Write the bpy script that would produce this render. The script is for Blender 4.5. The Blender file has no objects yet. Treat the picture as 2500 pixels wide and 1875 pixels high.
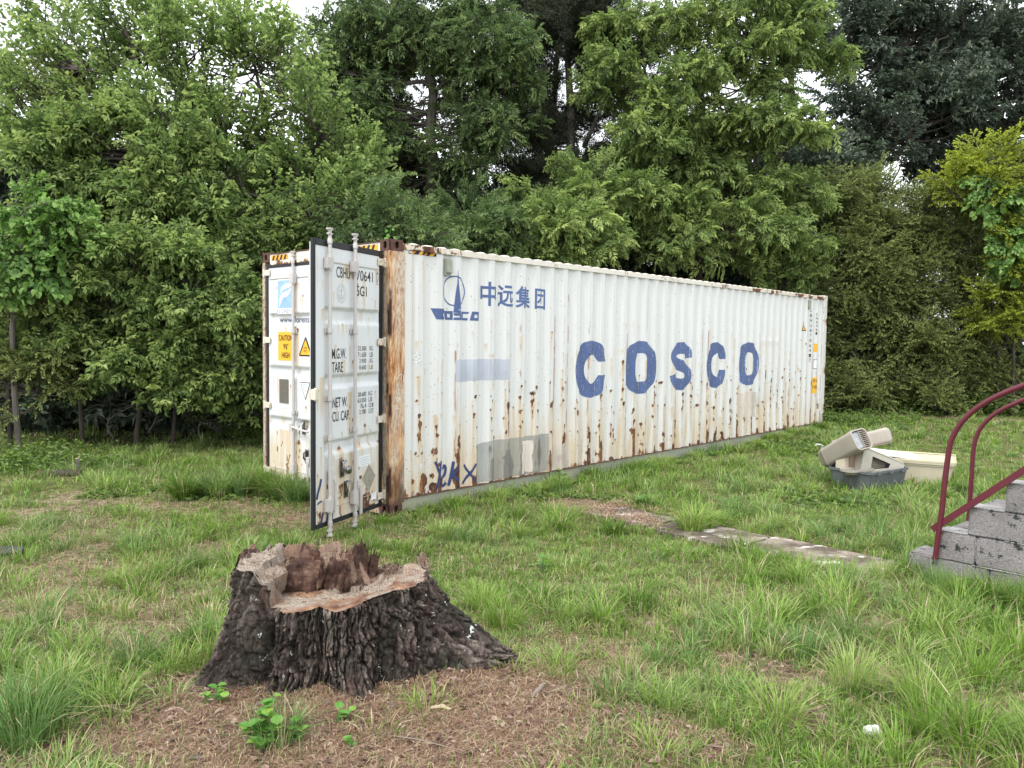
import bpy, bmesh, math, random
import numpy as np
from mathutils import Matrix, Vector, Euler
from math import radians as rad, sin, cos, pi

# ------------------------------------------------------------------ camera, world, sun
S = bpy.context.scene
COL = S.collection
cam_d = bpy.data.cameras.new('camera'); cam = bpy.data.objects.new('camera', cam_d); COL.objects.link(cam)
S.camera = cam
cam_d.sensor_width = 36; cam_d.lens = 36 * 1956.98 / 2500; cam_d.clip_start = .05; cam_d.clip_end = 600
_p, _r, CAMH = -.0555784, .01202889, 1.871503
_f = Vector((0, cos(_p), sin(_p))); _x = Vector((1, 0, 0)); _u = _x.cross(_f)
_rr = _x * cos(_r) + _u * sin(_r); _uu = -_x * sin(_r) + _u * cos(_r)
cam.matrix_world = Matrix(((_rr.x, _uu.x, -_f.x, 0), (_rr.y, _uu.y, -_f.y, 0), (_rr.z, _uu.z, -_f.z, CAMH), (0, 0, 0, 1)))

W = bpy.data.worlds.new('World'); S.world = W; W.use_nodes = True
wn = W.node_tree; wn.nodes.clear()
sky = wn.nodes.new('ShaderNodeTexSky'); sky.sky_type = 'NISHITA'; sky.sun_disc = False
SUN_EL, SUN_AZ = rad(58), rad(215)          # sun high, behind the camera to the left, veiled by cloud
sky.sun_elevation = SUN_EL; sky.sun_rotation = SUN_AZ
sky.air_density = 1.0; sky.dust_density = 3.0; sky.ozone_density = 1.0
hs = wn.nodes.new('ShaderNodeHueSaturation'); hs.inputs['Saturation'].default_value = .12
mixc = wn.nodes.new('ShaderNodeMix'); mixc.data_type = 'RGBA'; mixc.inputs[0].default_value = .6
mixc.inputs[7].default_value = (11.5, 12.0, 12.6, 1)    # even cloud cover
bg = wn.nodes.new('ShaderNodeBackground'); bg.inputs[1].default_value = .13
wo = wn.nodes.new('ShaderNodeOutputWorld')
wn.links.new(sky.outputs[0], hs.inputs['Color']); wn.links.new(hs.outputs[0], mixc.inputs[6])
wn.links.new(mixc.outputs[2], bg.inputs[0]); wn.links.new(bg.outputs[0], wo.inputs[0])
sun_d = bpy.data.lights.new('sun', 'SUN'); sun_d.energy = 1.5; sun_d.angle = rad(22); sun_d.color = (1, .965, .9)
sun = bpy.data.objects.new('sun', sun_d); COL.objects.link(sun)
_sd = Vector((sin(SUN_AZ) * cos(SUN_EL), cos(SUN_AZ) * cos(SUN_EL), sin(SUN_EL)))
sun.rotation_euler = _sd.to_track_quat('Z', 'Y').to_euler(); sun.location = (0, -5, 30)
S.view_settings.view_transform = 'Standard'; S.view_settings.look = 'None'
S.view_settings.exposure = 0.80; S.view_settings.gamma = 1; S.view_settings.use_curve_mapping = False
S.render.engine = 'CYCLES'
S.cycles.max_bounces = 7; S.cycles.diffuse_bounces = 4; S.cycles.glossy_bounces = 2
S.cycles.transmission_bounces = 4; S.cycles.transparent_max_bounces = 8
S.cycles.caustics_reflective = False; S.cycles.caustics_refractive = False

rng = np.random.default_rng(11); random.seed(5)

# ------------------------------------------------------------------ numeric noise
_perm = np.random.default_rng(3).permutation(4096).astype(np.int64)
_val = np.random.default_rng(4).random(4096)
def vn(x, y, z=0.):
    x, y, z = np.broadcast_arrays(np.asarray(x, float), np.asarray(y, float), np.asarray(z, float))
    xi, yi, zi = np.floor(x).astype(np.int64), np.floor(y).astype(np.int64), np.floor(z).astype(np.int64)
    fx, fy, fz = x - xi, y - yi, z - zi
    fx = fx * fx * (3 - 2 * fx); fy = fy * fy * (3 - 2 * fy); fz = fz * fz * (3 - 2 * fz)
    def h(a, b, c): return _val[_perm[(_perm[(_perm[a & 4095] + b) & 4095] + c) & 4095]]
    def l(a, b, t): return a + (b - a) * t
    return l(l(l(h(xi, yi, zi), h(xi + 1, yi, zi), fx), l(h(xi, yi + 1, zi), h(xi + 1, yi + 1, zi), fx), fy),
             l(l(h(xi, yi, zi + 1), h(xi + 1, yi, zi + 1), fx), l(h(xi, yi + 1, zi + 1), h(xi + 1, yi + 1, zi + 1), fx), fy), fz)
def fbm(x, y, z=0., o=4):
    s = 0; a = .5; t = 0
    for i in range(o):
        s = s + a * vn(np.asarray(x) * 2 ** i + 7.3 * i, np.asarray(y) * 2 ** i - 3.1 * i, np.asarray(z) * 2 ** i); t += a; a *= .5
    return s / t
def sst(a, b, x):
    t = np.clip((np.asarray(x, float) - a) / (b - a), 0, 1); return t * t * (3 - 2 * t)

# ------------------------------------------------------------------ mesh helpers
def mesh(name, V, F, mats=None, col=None, smooth=False, attr='col', fmat=None):
    """F: list of arrays of faces with uniform size, or one array."""
    V = np.asarray(V, np.float32).reshape(-1, 3)
    if isinstance(F, np.ndarray): F = [F]
    F = [np.asarray(f, np.int32) for f in F if len(f)]
    me = bpy.data.meshes.new(name)
    me.vertices.add(len(V)); me.vertices.foreach_set('co', V.ravel())
    loops = np.concatenate([f.ravel() for f in F]); sizes = np.concatenate([np.full(len(f), f.shape[1], np.int32) for f in F])
    starts = np.concatenate([[0], np.cumsum(sizes)[:-1]]).astype(np.int32)
    me.loops.add(len(loops)); me.loops.foreach_set('vertex_index', loops)
    me.polygons.add(len(sizes)); me.polygons.foreach_set('loop_start', starts)
    if fmat is not None: me.polygons.foreach_set('material_index', np.asarray(fmat, np.int32))
    me.polygons.foreach_set('use_smooth', np.full(len(sizes), smooth, bool))
    if col is not None:
        a = me.color_attributes.new(attr, 'FLOAT_COLOR', 'POINT')
        c = np.ones((len(V), 4), np.float32); col = np.asarray(col, np.float32); c[:, :col.shape[1]] = col
        a.data.foreach_set('color', c.ravel())
    me.update(calc_edges=True)
    for m in (mats if isinstance(mats, (list, tuple)) else [mats]):
        if m: me.materials.append(m)
    return me
def ob(name, me, parent=None, label=None, cat=None, group=None, kind=None, loc=None, rot=None):
    o = bpy.data.objects.new(name, me); COL.objects.link(o)
    if parent: o.parent = parent
    if loc is not None: o.location = loc
    if rot is not None: o.rotation_euler = rot
    for k, v in (('label', label), ('category', cat), ('group', group), ('kind', kind)):
        if v: o[k] = v
    return o
class B:
    """collects boxes, tubes, shapes"""
    def __init__(s): s.v = []; s.f = []; s.n = 0
    def add(s, V, F):
        V = np.asarray(V, float).reshape(-1, 3); s.v.append(V)
        for f in F: s.f.append([int(i) + s.n for i in f])
        s.n += len(V); return s
    def box(s, x0, x1, y0, y1, z0, z1):
        return s.add([(x0, y0, z0), (x1, y0, z0), (x1, y1, z0), (x0, y1, z0), (x0, y0, z1), (x1, y0, z1), (x1, y1, z1), (x0, y1, z1)],
                     [(0, 3, 2, 1), (4, 5, 6, 7), (0, 1, 5, 4), (1, 2, 6, 5), (2, 3, 7, 6), (3, 0, 4, 7)])
    def obox(s, c, ax, ay, az):
        c, ax, ay, az = map(np.array, (c, ax, ay, az)); P = []
        for k in (-1, 1):
            for i, j in ((-1, -1), (1, -1), (1, 1), (-1, 1)): P.append(c + i * ax + j * ay + k * az)
        return s.add(P, [(0, 3, 2, 1), (4, 5, 6, 7), (0, 1, 5, 4), (1, 2, 6, 5), (2, 3, 7, 6), (3, 0, 4, 7)])
    def tube(s, pts, r, n=8, cap=True):
        V, F = tube(pts, r, n, cap); return s.add(V, F)
    def mesh(s, name, mats, bevel=0, smooth=False, seg=2):
        V = np.concatenate(s.v); me = bpy.data.meshes.new(name); me.from_pydata(V.tolist(), [], s.f)
        for m in (mats if isinstance(mats, (list, tuple)) else [mats]): me.materials.append(m)
        if bevel:
            bm = bmesh.new(); bm.from_mesh(me)
            bmesh.ops.bevel(bm, geom=[e for e in bm.edges if not e.is_boundary], offset=bevel, segments=seg, affect='EDGES', clamp_overlap=True)
            bm.to_mesh(me); bm.free()
        if smooth or bevel:
            me.polygons.foreach_set('use_smooth', np.full(len(me.polygons), True)); 
            try: me.set_sharp_from_angle(angle=rad(40))
            except Exception: pass
        me.update(); return me
def tube(pts, r, n=8, cap=True):
    pts = np.asarray(pts, float); k = len(pts); r = np.broadcast_to(np.asarray(r, float), (k,))
    T = np.gradient(pts, axis=0); T /= np.linalg.norm(T, axis=1)[:, None] + 1e-9
    up = np.array([0, 0, 1.]) if abs(T[0][2]) < .9 else np.array([1., 0, 0])
    A = np.cross(T[0], up); A /= np.linalg.norm(A); V = []
    for i in range(k):
        A = A - T[i] * (A @ T[i]); A /= np.linalg.norm(A) + 1e-9; Bv = np.cross(T[i], A)
        for j in range(n):
            a = 2 * pi * j / n; V.append(pts[i] + r[i] * (cos(a) * A + sin(a) * Bv))
    F = [(i * n + j, i * n + (j + 1) % n, (i + 1) * n + (j + 1) % n, (i + 1) * n + j) for i in range(k - 1) for j in range(n)]
    if cap: F += [tuple(range(n))[::-1], tuple(range((k - 1) * n, k * n))]
    return V, F
def shape(loops, depth=0.):
    """filled planar shape (even-odd) from closed loops in x,y; returns verts, faces; extruded from z=-depth..0 when depth"""
    cu = bpy.data.curves.new('tmp', 'CURVE'); cu.dimensions = '2D'; cu.fill_mode = 'BOTH' if depth else 'BACK'
    cu.extrude = depth / 2
    if not depth: cu.fill_mode = 'BOTH'
    for l in loops:
        sp = cu.splines.new('POLY'); sp.points.add(len(l) - 1); sp.use_cyclic_u = True
        for i, p in enumerate(l): sp.points[i].co = (p[0], p[1], 0, 1)
    o = bpy.data.objects.new('tmp', cu); me = bpy.data.meshes.new_from_object(o)
    V = [(v.co.x, v.co.y, v.co.z - depth / 2) for v in me.vertices]; F = [tuple(p.vertices) for p in me.polygons]
    bpy.data.objects.remove(o); bpy.data.curves.remove(cu); bpy.data.meshes.remove(me)
    return V, F
def text(body, height, width=None, bold=0., align='LEFT'):
    """text verts (x,y) with cap height = height, scaled to width"""
    cu = bpy.data.curves.new('tmp', 'FONT'); cu.body = body; cu.size = 1; cu.offset = bold; cu.resolution_u = 3; cu.fill_mode = 'BOTH'
    o = bpy.data.objects.new('tmp', cu); me = bpy.data.meshes.new_from_object(o)
    V = np.array([v.co[:] for v in me.vertices]); F = [tuple(p.vertices) for p in me.polygons]
    bpy.data.objects.remove(o); bpy.data.curves.remove(cu); bpy.data.meshes.remove(me)
    x0, x1 = V[:, 0].min(), V[:, 0].max(); y0, y1 = V[:, 1].min(), V[:, 1].max()
    sy = height / (y1 - y0); sx = (width / (x1 - x0)) if width else sy
    V[:, 0] = (V[:, 0] - x0) * sx; V[:, 1] = (V[:, 1] - y0) * sy
    return V, F
def rrect(x0, x1, y0, y1, r, n=5):
    P = []
    for cx, cy, a0 in ((x1 - r, y1 - r, 0), (x0 + r, y1 - r, 90), (x0 + r, y0 + r, 180), (x1 - r, y0 + r, 270)):
        for i in range(n + 1):
            a = rad(a0 + 90 * i / n); P.append((cx + r * cos(a), cy + r * sin(a)))
    return P
def ell(cx, cy, rx, ry, n=28, e=2.0):
    P = []
    for i in range(n):
        a = 2 * pi * i / n; c, s_ = cos(a), sin(a)
        P.append((cx + rx * math.copysign(abs(c) ** (2 / e), c), cy + ry * math.copysign(abs(s_) ** (2 / e), s_)))
    return P

# ------------------------------------------------------------------ materials
class N:
    def __init__(s, name):
        s.m = bpy.data.materials.new(name); s.m.use_nodes = True; s.t = s.m.node_tree; s.t.nodes.clear()
        s.out = s.n('OutputMaterial')
    def n(s, ty, **kw):
        nd = s.t.nodes.new('ShaderNode' + ty)
        for k, v in kw.items():
            if k[0] == 'i' and k[1:].isdigit(): nd.inputs[int(k[1:])].default_value = v
            else:
                try: setattr(nd, k, v)
                except Exception: nd.inputs[k].default_value = v
        return nd
    def l(s, a, b): s.t.links.new(a, b)
    def co(s, scale=(1, 1, 1), kind='Object'):
        c = s.n('TexCoord'); m = s.n('Mapping'); m.inputs['Scale'].default_value = scale; s.l(c.outputs[kind], m.inputs[0]); return m.outputs[0]
    def noise(s, scale=5., stretch=(1, 1, 1), detail=4., rough=.55, kind='Object', dist=0.):
        n_ = s.n('TexNoise'); n_.inputs['Scale'].default_value = scale; n_.inputs['Detail'].default_value = detail
        n_.inputs['Roughness'].default_value = rough; n_.inputs['Distortion'].default_value = dist
        s.l(s.co(stretch, kind), n_.inputs['Vector']); return n_.outputs[0]
    def rng_(s, v, a, b, c=0., d=1.):
        m = s.n('MapRange'); m.inputs[1].default_value = a; m.inputs[2].default_value = b; m.inputs[3].default_value = c; m.inputs[4].default_value = d
        s.l(v, m.inputs[0]); return m.outputs[0]
    def math(s, op, a, b=None):
        m = s.n('Math'); m.operation = op
        for i, x in enumerate((a, b)):
            if x is None: continue
            if isinstance(x, (int, float)): m.inputs[i].default_value = x
            else: s.l(x, m.inputs[i])
        m.use_clamp = False; return m.outputs[0]
    def mix(s, f, a, b):
        m = s.n('Mix'); m.data_type = 'RGBA'
        for i, x in ((0, f), (6, a), (7, b)):
            if isinstance(x, (int, float)): m.inputs[i].default_value = x
            elif isinstance(x, tuple): m.inputs[i].default_value = (*x, 1)
            else: s.l(x, m.inputs[i])
        return m.outputs[2]
    def ramp(s, f, stops):
        r = s.n('ValToRGB'); e = r.color_ramp.elements
        while len(e) < len(stops): e.new(.5)
        for i, (p, c) in enumerate(stops): e[i].position = p; e[i].color = (*c, 1)
        s.l(f, r.inputs[0]); return r.outputs[0]
    def bsdf(s, color, rough=.6, spec=.4, metal=0., bump=None, bs=.3, bd=.01, alpha=None):
        p = s.n('BsdfPrincipled')
        for k, x in (('Base Color', color), ('Roughness', rough), ('Metallic', metal), ('Specular IOR Level', spec)):
            if isinstance(x, tuple): p.inputs[k].default_value = (*x, 1)
            elif isinstance(x, (int, float)): p.inputs[k].default_value = x
            else: s.l(x, p.inputs[k])
        if bump is not None:
            b = s.n('Bump'); b.inputs['Strength'].default_value = bs; b.inputs['Distance'].default_value = bd
            s.l(bump, b.inputs['Height']); s.l(b.outputs[0], p.inputs['Normal'])
        if alpha is not None: s.l(alpha, p.inputs['Alpha'])
        s.l(p.outputs[0], s.out.inputs[0]); s.p = p; return s.m

def rusted(name, base, amt=0., stain=0., speck=.74, dirt=0.1, alpha_wear=None):
    n = N(name)
    at = n.n('Attribute'); at.attribute_name = 'wear'; sep = n.n('SeparateColor'); n.l(at.outputs[0], sep.inputs[0])
    fine = n.noise(38, (1, 1, .45), 7, .65); mid = n.noise(7, (1, 1, .3), 6, .6); big = n.noise(1.6, (1, 1, .5), 3)
    streak = n.noise(9, (3, 3, .07), 4, .6)
    r0 = n.math('ADD', n.math('ADD', sep.outputs[0], amt), n.math('MULTIPLY', n.math('ADD', fine, -.5), 1.1))
    r0 = n.math('ADD', r0, n.math('MULTIPLY', n.math('ADD', mid, -.5), .5))
    rmask = n.rng_(r0, .42, .56)
    sp = n.rng_(n.noise(55, (1, 1, .6), 3, .5), speck, speck + .04)
    st = n.math('MULTIPLY', n.math('ADD', sep.outputs[1], stain), n.rng_(streak, .3, .62, .25, 1.15))
    dirtm = n.math('MULTIPLY', n.rng_(streak, .45, .8), dirt)
    c = n.mix(dirtm, base, tuple(x * .55 for x in base))
    c = n.mix(n.math('MULTIPLY', n.rng_(big, .35, .7), .12), c, tuple(x * .8 for x in base))
    stc = n.ramp(mid, [(0, (.50, .30, .12)), (.5, (.60, .48, .32)), (1, (.42, .23, .10))])
    c = n.mix(n.math('MINIMUM', st, .85), c, stc)
    rc = n.ramp(n.math('ADD', n.math('MULTIPLY', fine, .6), n.math('MULTIPLY', mid, .4)), [(.34, (.028, .014, .012)), (.46, (.085, .036, .024)), (.55, (.20, .085, .038)), (.66, (.40, .20, .085))])
    pk = n.mix(sep.outputs[2], c, (.34, .17, .13)); c = pk
    c = n.mix(sp, c, (.10, .05, .035)); c = n.mix(rmask, c, rc)
    rough = n.rng_(rmask, 0, 1, .42, .9)
    return n.bsdf(c, rough, .4, 0, n.math('SUBTRACT', n.math('MULTIPLY', fine, .4), rmask), .35, .004)
def plain(name, color, rough=.6, var=.15, scale=12, spec=.4, metal=0., bump=.15, stretch=(1, 1, 1)):
    n = N(name); f = n.noise(scale, stretch, 5, .6)
    c = n.mix(n.rng_(f, .3, .7), tuple(x * (1 - var) for x in color), tuple(min(1, x * (1 + var)) for x in color))
    return n.bsdf(c, rough, spec, metal, f, bump, .01)
PAINT = (.69, .70, .70)
m_wall = rusted('white_container_paint', PAINT, .03, .05, .685, .2)
m_door = rusted('door_paint', (.67, .69, .71), -.02, .02, .72, .12)
m_rail = rusted('rail_paint', (.72, .70, .66), .16, .24, .68)
m_head = rusted('header_paint', (.72, .70, .62), .05, .2, .72)
m_hinge = rusted('hinge_paint', (.70, .66, .58), .30, .35, .62)
m_sillrail = rusted('bottom_rail_paint', (.34, .36, .30), -.04, .12, .74, .3)
def post_mat():
    n = N('flaking_orange_rust')
    a = n.noise(30, (1, 1, .16), 8, .7, dist=.6); b = n.noise(5, (1, 1, .2), 5, .6); cr = n.noise(60, (1, 1, .25), 4, .7)
    c = n.ramp(a, [(.25, (.06, .022, .014)), (.38, (.19, .07, .035)), (.47, (.46, .22, .09)), (.56, (.62, .38, .20)), (.66, (.74, .64, .48))])
    c = n.mix(n.rng_(b, .45, .60), c, n.ramp(cr, [(.35, (.30, .15, .10)), (.6, (.66, .60, .50))]))
    at = n.n('Attribute'); at.attribute_name = 'wear'; sep = n.n('SeparateColor'); n.l(at.outputs[0], sep.inputs[0])
    c = n.mix(sep.outputs[0], c, n.ramp(cr, [(.3, (.018, .010, .009)), (.7, (.09, .04, .03))]))
    return n.bsdf(c, .85, .25, 0, a, .6, .006)
m_post = post_mat()
m_cast = plain('brown_rusty_casting', (.095, .045, .035), .8, .35, 25, bump=.5)
m_postdirt = rusted('dark_rusted_post', (.42, .36, .30), .42, .4, .6)
m_gasket = plain('black_rubber_gasket', (.014, .015, .019), .5, .2, 20)
m_rod = rusted('greyish_rod_paint', (.52, .49, .475), -.16, .0, .72, .25)
m_chrome = plain('worn_chrome', (.25, .25, .25), .25, .3, 30, metal=1.)
m_black = plain('black_ink', (.012, .013, .016), .55, .1, 30)
m_yellow = plain('yellow_sticker', (.83, .44, .03), .45, .06, 10)
m_yellow2 = plain('hazard_yellow', (.80, .38, .03), .5, .12, 30)
m_white = plain('white_sticker', (.80, .81, .82), .45, .04, 10)
m_skyblue = plain('pale_blue_sticker', (.28, .45, .78), .4, .15, 9)
m_dgrey = plain('stripped_grey_plate', (.13, .12, .105), .6, .25, 60)
m_plac = None
def decal_mat(name, color, wear=.5, thr=.60, alpha=1.):
    n = N(name); f = n.noise(14, (4, 4, .12), 6, .7); g = n.noise(60, (1, 1, .5), 4, .7)
    big = n.noise(2.2, (1, 1, .7), 3)
    c = n.mix(n.rng_(big, .35, .65), tuple(x * .86 for x in color), tuple(min(1, x * 1.12) for x in color))
    s_ = n.math('ADD', n.math('MULTIPLY', f, .6), n.math('MULTIPLY', g, .4))
    al = n.rng_(s_, thr, thr + .03, alpha, alpha * (1 - wear))
    return n.bsdf(c, .45, .4, 0, None, alpha=al)
m_blue = decal_mat('faded_blue_paint', (.085, .13, .285), .8, .55)
m_blue2 = decal_mat('logo_blue_paint', (.075, .12, .28), .6, .60)
m_palepatch = decal_mat('pale_blue_overpaint', (.56, .60, .70), .3, .6, .7)
m_greypatch = decal_mat('grey_overpaint', (.36, .38, .37), .5, .58, .50)
m_cream = decal_mat('cream_patch', (.76, .68, .60), .35, .56, .6)
m_spray = decal_mat('navy_spray_paint', (.03, .05, .15), .25, .62, .95)
m_chalk = decal_mat('white_chalk', (.8, .78, .72), .6, .5, .9)
m_ink = decal_mat('black_lettering', (.015, .017, .02), .5, .66)
m_inkfaint = decal_mat('faint_lettering', (.35, .42, .47), .5, .6, .9)
m_placard = decal_mat('dirty_placard_backing', (.30, .29, .24), .45, .5, .95)
def n_label():
    n = N('worn_label'); g = n.noise(70, (1, 1, 1), 3, .6)
    return n.bsdf(n.mix(n.rng_(g, .5, .56), (.74, .74, .74), (.45, .45, .44)), .6)
m_label = n_label()

# ------------------------------------------------------------------ terrain
YAW = .72625188; OX, OY = -1.277732, 8.345429
def gz(x, y):
    x = np.asarray(x, float); y = np.asarray(y, float)
    z = .12 * sst(7.8, 3.6, y) if False else .12 * (1 - sst(3.6, 7.8, y))
    z = z + .10 * sst(13, 18, y) * sst(2, 6, x) + .06 * sst(9, 14, y) * sst(-2, -6, x)
    z = z + (fbm(x * .35, y * .35, o=3) - .5) * .08 + (fbm(x * 2.2, y * 2.2, 5., 3) - .5) * .035
    d2 = ((x + .75) / 1.1) ** 2 + ((y - 3.95) / .8) ** 2
    return z + .07 * np.exp(-d2) - .02
CU, SU = cos(YAW), sin(YAW)
def to_cont(x, y):
    dx, dy = np.asarray(x) - OX, np.asarray(y) - OY
    return dx * SU + dy * CU, -dx * CU + dy * SU
def ground_mat():
    n = N('ground_thatch_and_soil')
    a = n.noise(1.1, (1, 1, 1), 6, .6); b = n.noise(14, (1, 1, 1), 8, .7); c_ = n.noise(90, (1, 1, 1), 4, .7)
    at = n.n('Attribute'); at.attribute_name = 'col'; sep = n.n('SeparateColor'); n.l(at.outputs[0], sep.inputs[0])
    soil = n.ramp(b, [(.3, (.07, .052, .034)), (.48, (.20, .15, .10)), (.6, (.34, .265, .18)), (.78, (.47, .39, .28))])
    green = n.ramp(b, [(.3, (.03, .035, .012)), (.5, (.11, .12, .04)), (.65, (.24, .21, .10)), (.8, (.36, .31, .19))])
    c = n.mix(n.rng_(n.math('ADD', sep.outputs[0], n.math('MULTIPLY', n.math('ADD', b, -.5), .6)), .35, .65), green, soil)
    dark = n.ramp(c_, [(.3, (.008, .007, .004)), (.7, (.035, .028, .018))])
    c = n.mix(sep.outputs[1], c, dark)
    return n.bsdf(c, .95, .15, 0, n.math('ADD', b, c_), .8, .02)
m_ground = ground_mat()
SCX, SCY = -.83, 4.12                                      # stump centre
def bare(x, y):
    """1 where straw / bare soil shows, 0 where grass is thick"""
    x = np.asarray(x, float); y = np.asarray(y, float)
    r = np.sqrt(((x + .58) / 1.15) ** 2 + ((y - 3.65) / .85) ** 2) + (fbm(x * 2, y * 2, 3.) - .5) * .55
    s = 1 - sst(.75, 1.12, r)
    p = sst(.40, .62, fbm(x * 1.9 + 4, y * 1.9, 8., 5)) * .66 * (1 - sst(-1.8, .6, x)) * (1 - sst(9, 11.5, y))
    q = sst(.46, .66, fbm(x * 2.1 - 9, y * 2.1, 2., 5)) * .72 * sst(-.5, .8, x) * (1 - sst(4.6, 7.6, y))
    e = np.exp(-(((x - .75) / .55) ** 2 + ((y - 9.15) / .35) ** 2)) * 1.1
    g = np.exp(-(((x + 2.1) / .7) ** 2 + ((y - 8.2) / .5) ** 2)) * .9
    far = sst(.5, .62, fbm(x * .7, y * .9, 4., 3)) * sst(5.5, 7, x) * sst(15.5, 18, y) * .9
    return np.clip(np.maximum.reduce([s, p, q, e, g, far]), 0, 1)
def build_ground():
    ys = np.concatenate([np.arange(-12, 2, .8), np.arange(2, 12, .07), np.arange(12, 26, .25), np.arange(26, 60, 1.5), [70, 90, 130, 200, 320]])
    xs = np.concatenate([[-320, -200, -120, -70], np.arange(-50, -9, 1.5), np.arange(-9, -3, .2), np.arange(-3, 5, .07), np.arange(5, 16, .2), np.arange(16, 50, 1.5), [70, 120, 200, 320]])
    X, Y = np.meshgrid(xs, ys); Z = gz(X, Y)
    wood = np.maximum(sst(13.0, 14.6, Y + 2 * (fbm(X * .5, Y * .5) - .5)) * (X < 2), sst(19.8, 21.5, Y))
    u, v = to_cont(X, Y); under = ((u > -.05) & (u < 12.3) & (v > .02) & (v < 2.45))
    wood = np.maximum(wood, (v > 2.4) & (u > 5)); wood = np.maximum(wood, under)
    Z = np.where(under, np.minimum(Z, -.02), Z)
    nx, ny = len(xs), len(ys); I = np.arange(nx * ny).reshape(ny, nx)
    F = np.stack([I[:-1, :-1], I[:-1, 1:], I[1:, 1:], I[1:, :-1]], -1).reshape(-1, 4)
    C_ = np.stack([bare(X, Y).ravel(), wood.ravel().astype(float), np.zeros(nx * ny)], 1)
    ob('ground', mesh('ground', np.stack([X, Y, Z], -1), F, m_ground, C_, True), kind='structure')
build_ground()

# ------------------------------------------------------------------ shipping container
cont = ob('shipping_container', None, label='long white rusty steel shipping container with blue COSCO lettering and one open door',
          cat='shipping container', loc=(OX, OY, 0), rot=(0, 0, pi / 2 - YAW))
L, WD, H = 12.192, 2.438, 2.896
PER, RID0 = .2825, 1.04                     # corrugation: outer ridge ends at RID0 + k*PER
VO, VI = .012, .048
def prof(u):
    u = np.asarray(u, float); t = np.mod(u - (RID0 - .072), PER)      # 0..072 outer, slope .068, inner .0745, slope
    d = np.where(t < .072, 0, np.where(t < .14, (t - .072) / .068, np.where(t < .2145, 1, 1 - (t - .2145) / .068)))
    d = np.clip(d, 0, 1); d = np.where((u < .33) | (u > L - .30), 0, d)
    return VO + (VI - VO) * d
BREAKS = sorted([RID0 - .072 + k * PER + o for k in range(-4, 44) for o in (0, .072, .14, .2145)])
def wear_wall(U_, Z_):
    """rust, stain, pink line along the side wall (u, z)"""
    R = np.zeros_like(U_); G = np.zeros_like(U_); K = np.zeros_like(U_)
    t = np.mod(U_ - (RID0 - .072), PER); kidx = np.floor((U_ - (RID0 - .072)) / PER)
    r = np.random.default_rng(21)
    # bottom corrosion, patchy, mostly on the outer ridges
    hgt = r.random(60) ** 1.8 * .55 + .02; wid = .03 + r.random(60) * .05; cen = .036 + (r.random(60) - .5) * .06
    ki = np.clip(kidx + 5, 0, 59).astype(int)
    base = .18 + hgt[ki] * (.75 + .5 * fbm(U_ * 14, Z_ * 5, 1.))
    side = np.abs(t - cen[ki]) / wid[ki]; mt = np.sqrt(side ** 2 + (np.clip(Z_ - .15, 0, 9) / hgt[ki]) ** 2) + (fbm(U_ * 26, Z_ * 12, 2., 4) - .5) * 1.5
    R += .85 * (1 - sst(.62, 1.05, mt)); G += .55 * np.exp(-np.maximum(0, side - .4) * 1.1) * (1 - sst(.25, 1.1, Z_ - hgt[ki] * .6)) * (hgt[ki] > .1)
    R += .45 * (1 - sst(.16, .26, Z_)) * sst(.35, .6, fbm(U_ * 6, Z_ * 6)) + .32 * (1 - sst(.25, .9, Z_)) * sst(.61, .70, fbm(U_ * 14, Z_ * 4, 12., 5))
    G += .95 * (1 - sst(.2, 1.25, Z_)) * sst(.36, .58, fbm(U_ * 9, Z_ * .9, 6.)) * sst(-.5, 2., U_)
    G += .30 * (1 - sst(.16, .7, Z_))
    G += .30 * (1 - sst(.25, .75, U_)) * sst(.4, .62, fbm(U_ * 12, Z_ * .8, 9.))
    # drips
    def drip(u0, z0, ln, w, a, b=.8):
        m = (U_ > u0 - .2) & (U_ < u0 + .2) & (Z_ < z0 + .1) & (Z_ > z0 - ln - .1)
        uu, zz = U_[m], Z_[m]
        wob = u0 + (vn(zz * 3 + u0 * 9, u0 * 5) - .5) * .02
        dz = (z0 - zz) / ln; prof_ = np.exp(-((uu - wob) / (w * (1 - .4 * np.clip(dz, 0, 1)))) ** 2) * (dz > 0) * np.clip(1 - dz, 0, 1) ** .7
        head = np.exp(-(((uu - u0) / (w * 1.5)) ** 2 + ((zz - z0) / (w * 1.3)) ** 2))
        a = a * (.45 if z0 > 1.4 and a < .85 else 1.); R[m] += a * head + a * .55 * prof_ * (vn(uu * 70, zz * 14) > .4); G[m] += 1.2 * b * prof_
    for _ in range(620):
        u0 = .3 + r.random() * 11.5; z0 = .25 + r.beta(1.6, 3.0) * 2.2; k = round((u0 - RID0 + .036) / PER)
        if r.random() < .75: u0 = RID0 - .036 + k * PER + (r.random() - .5) * .10
        drip(u0, z0, .08 + r.random() ** 2 * .5, .008 + r.random() * .014, .3 + .6 * r.random() ** 1.3, .6 + .5 * r.random())
    for u0, z0, ln, w, a in ((.47, 2.72, .9, .022, .05), (.42, 1.47, .3, .03, .1), (.45, .95, .3, .022, .55), (.71, .80, .2, .02, .5), (2.22, 1.35, .3, .022, .5), (2.35, 1.2, .55, .03, .7),
                             (2.75, 1.05, .5, .03, .8), (1.9, 1.07, .4, .03, .6), (1.65, 1.12, .25, .03, .45), (1.07, .88, .3, .018, .5), (1.05, .66, .3, .03, .5), (.66, .62, .35, .035, .6),
                             (3.3, .9, .5, .03, .6), (7.95, 1.9, .7, .02, .25), (9.2, 1.9, .6, .018, .35), (9.5, 1.9, .5, .018, .4)):
        drip(u0, z0, ln, w, a, .8)
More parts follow.
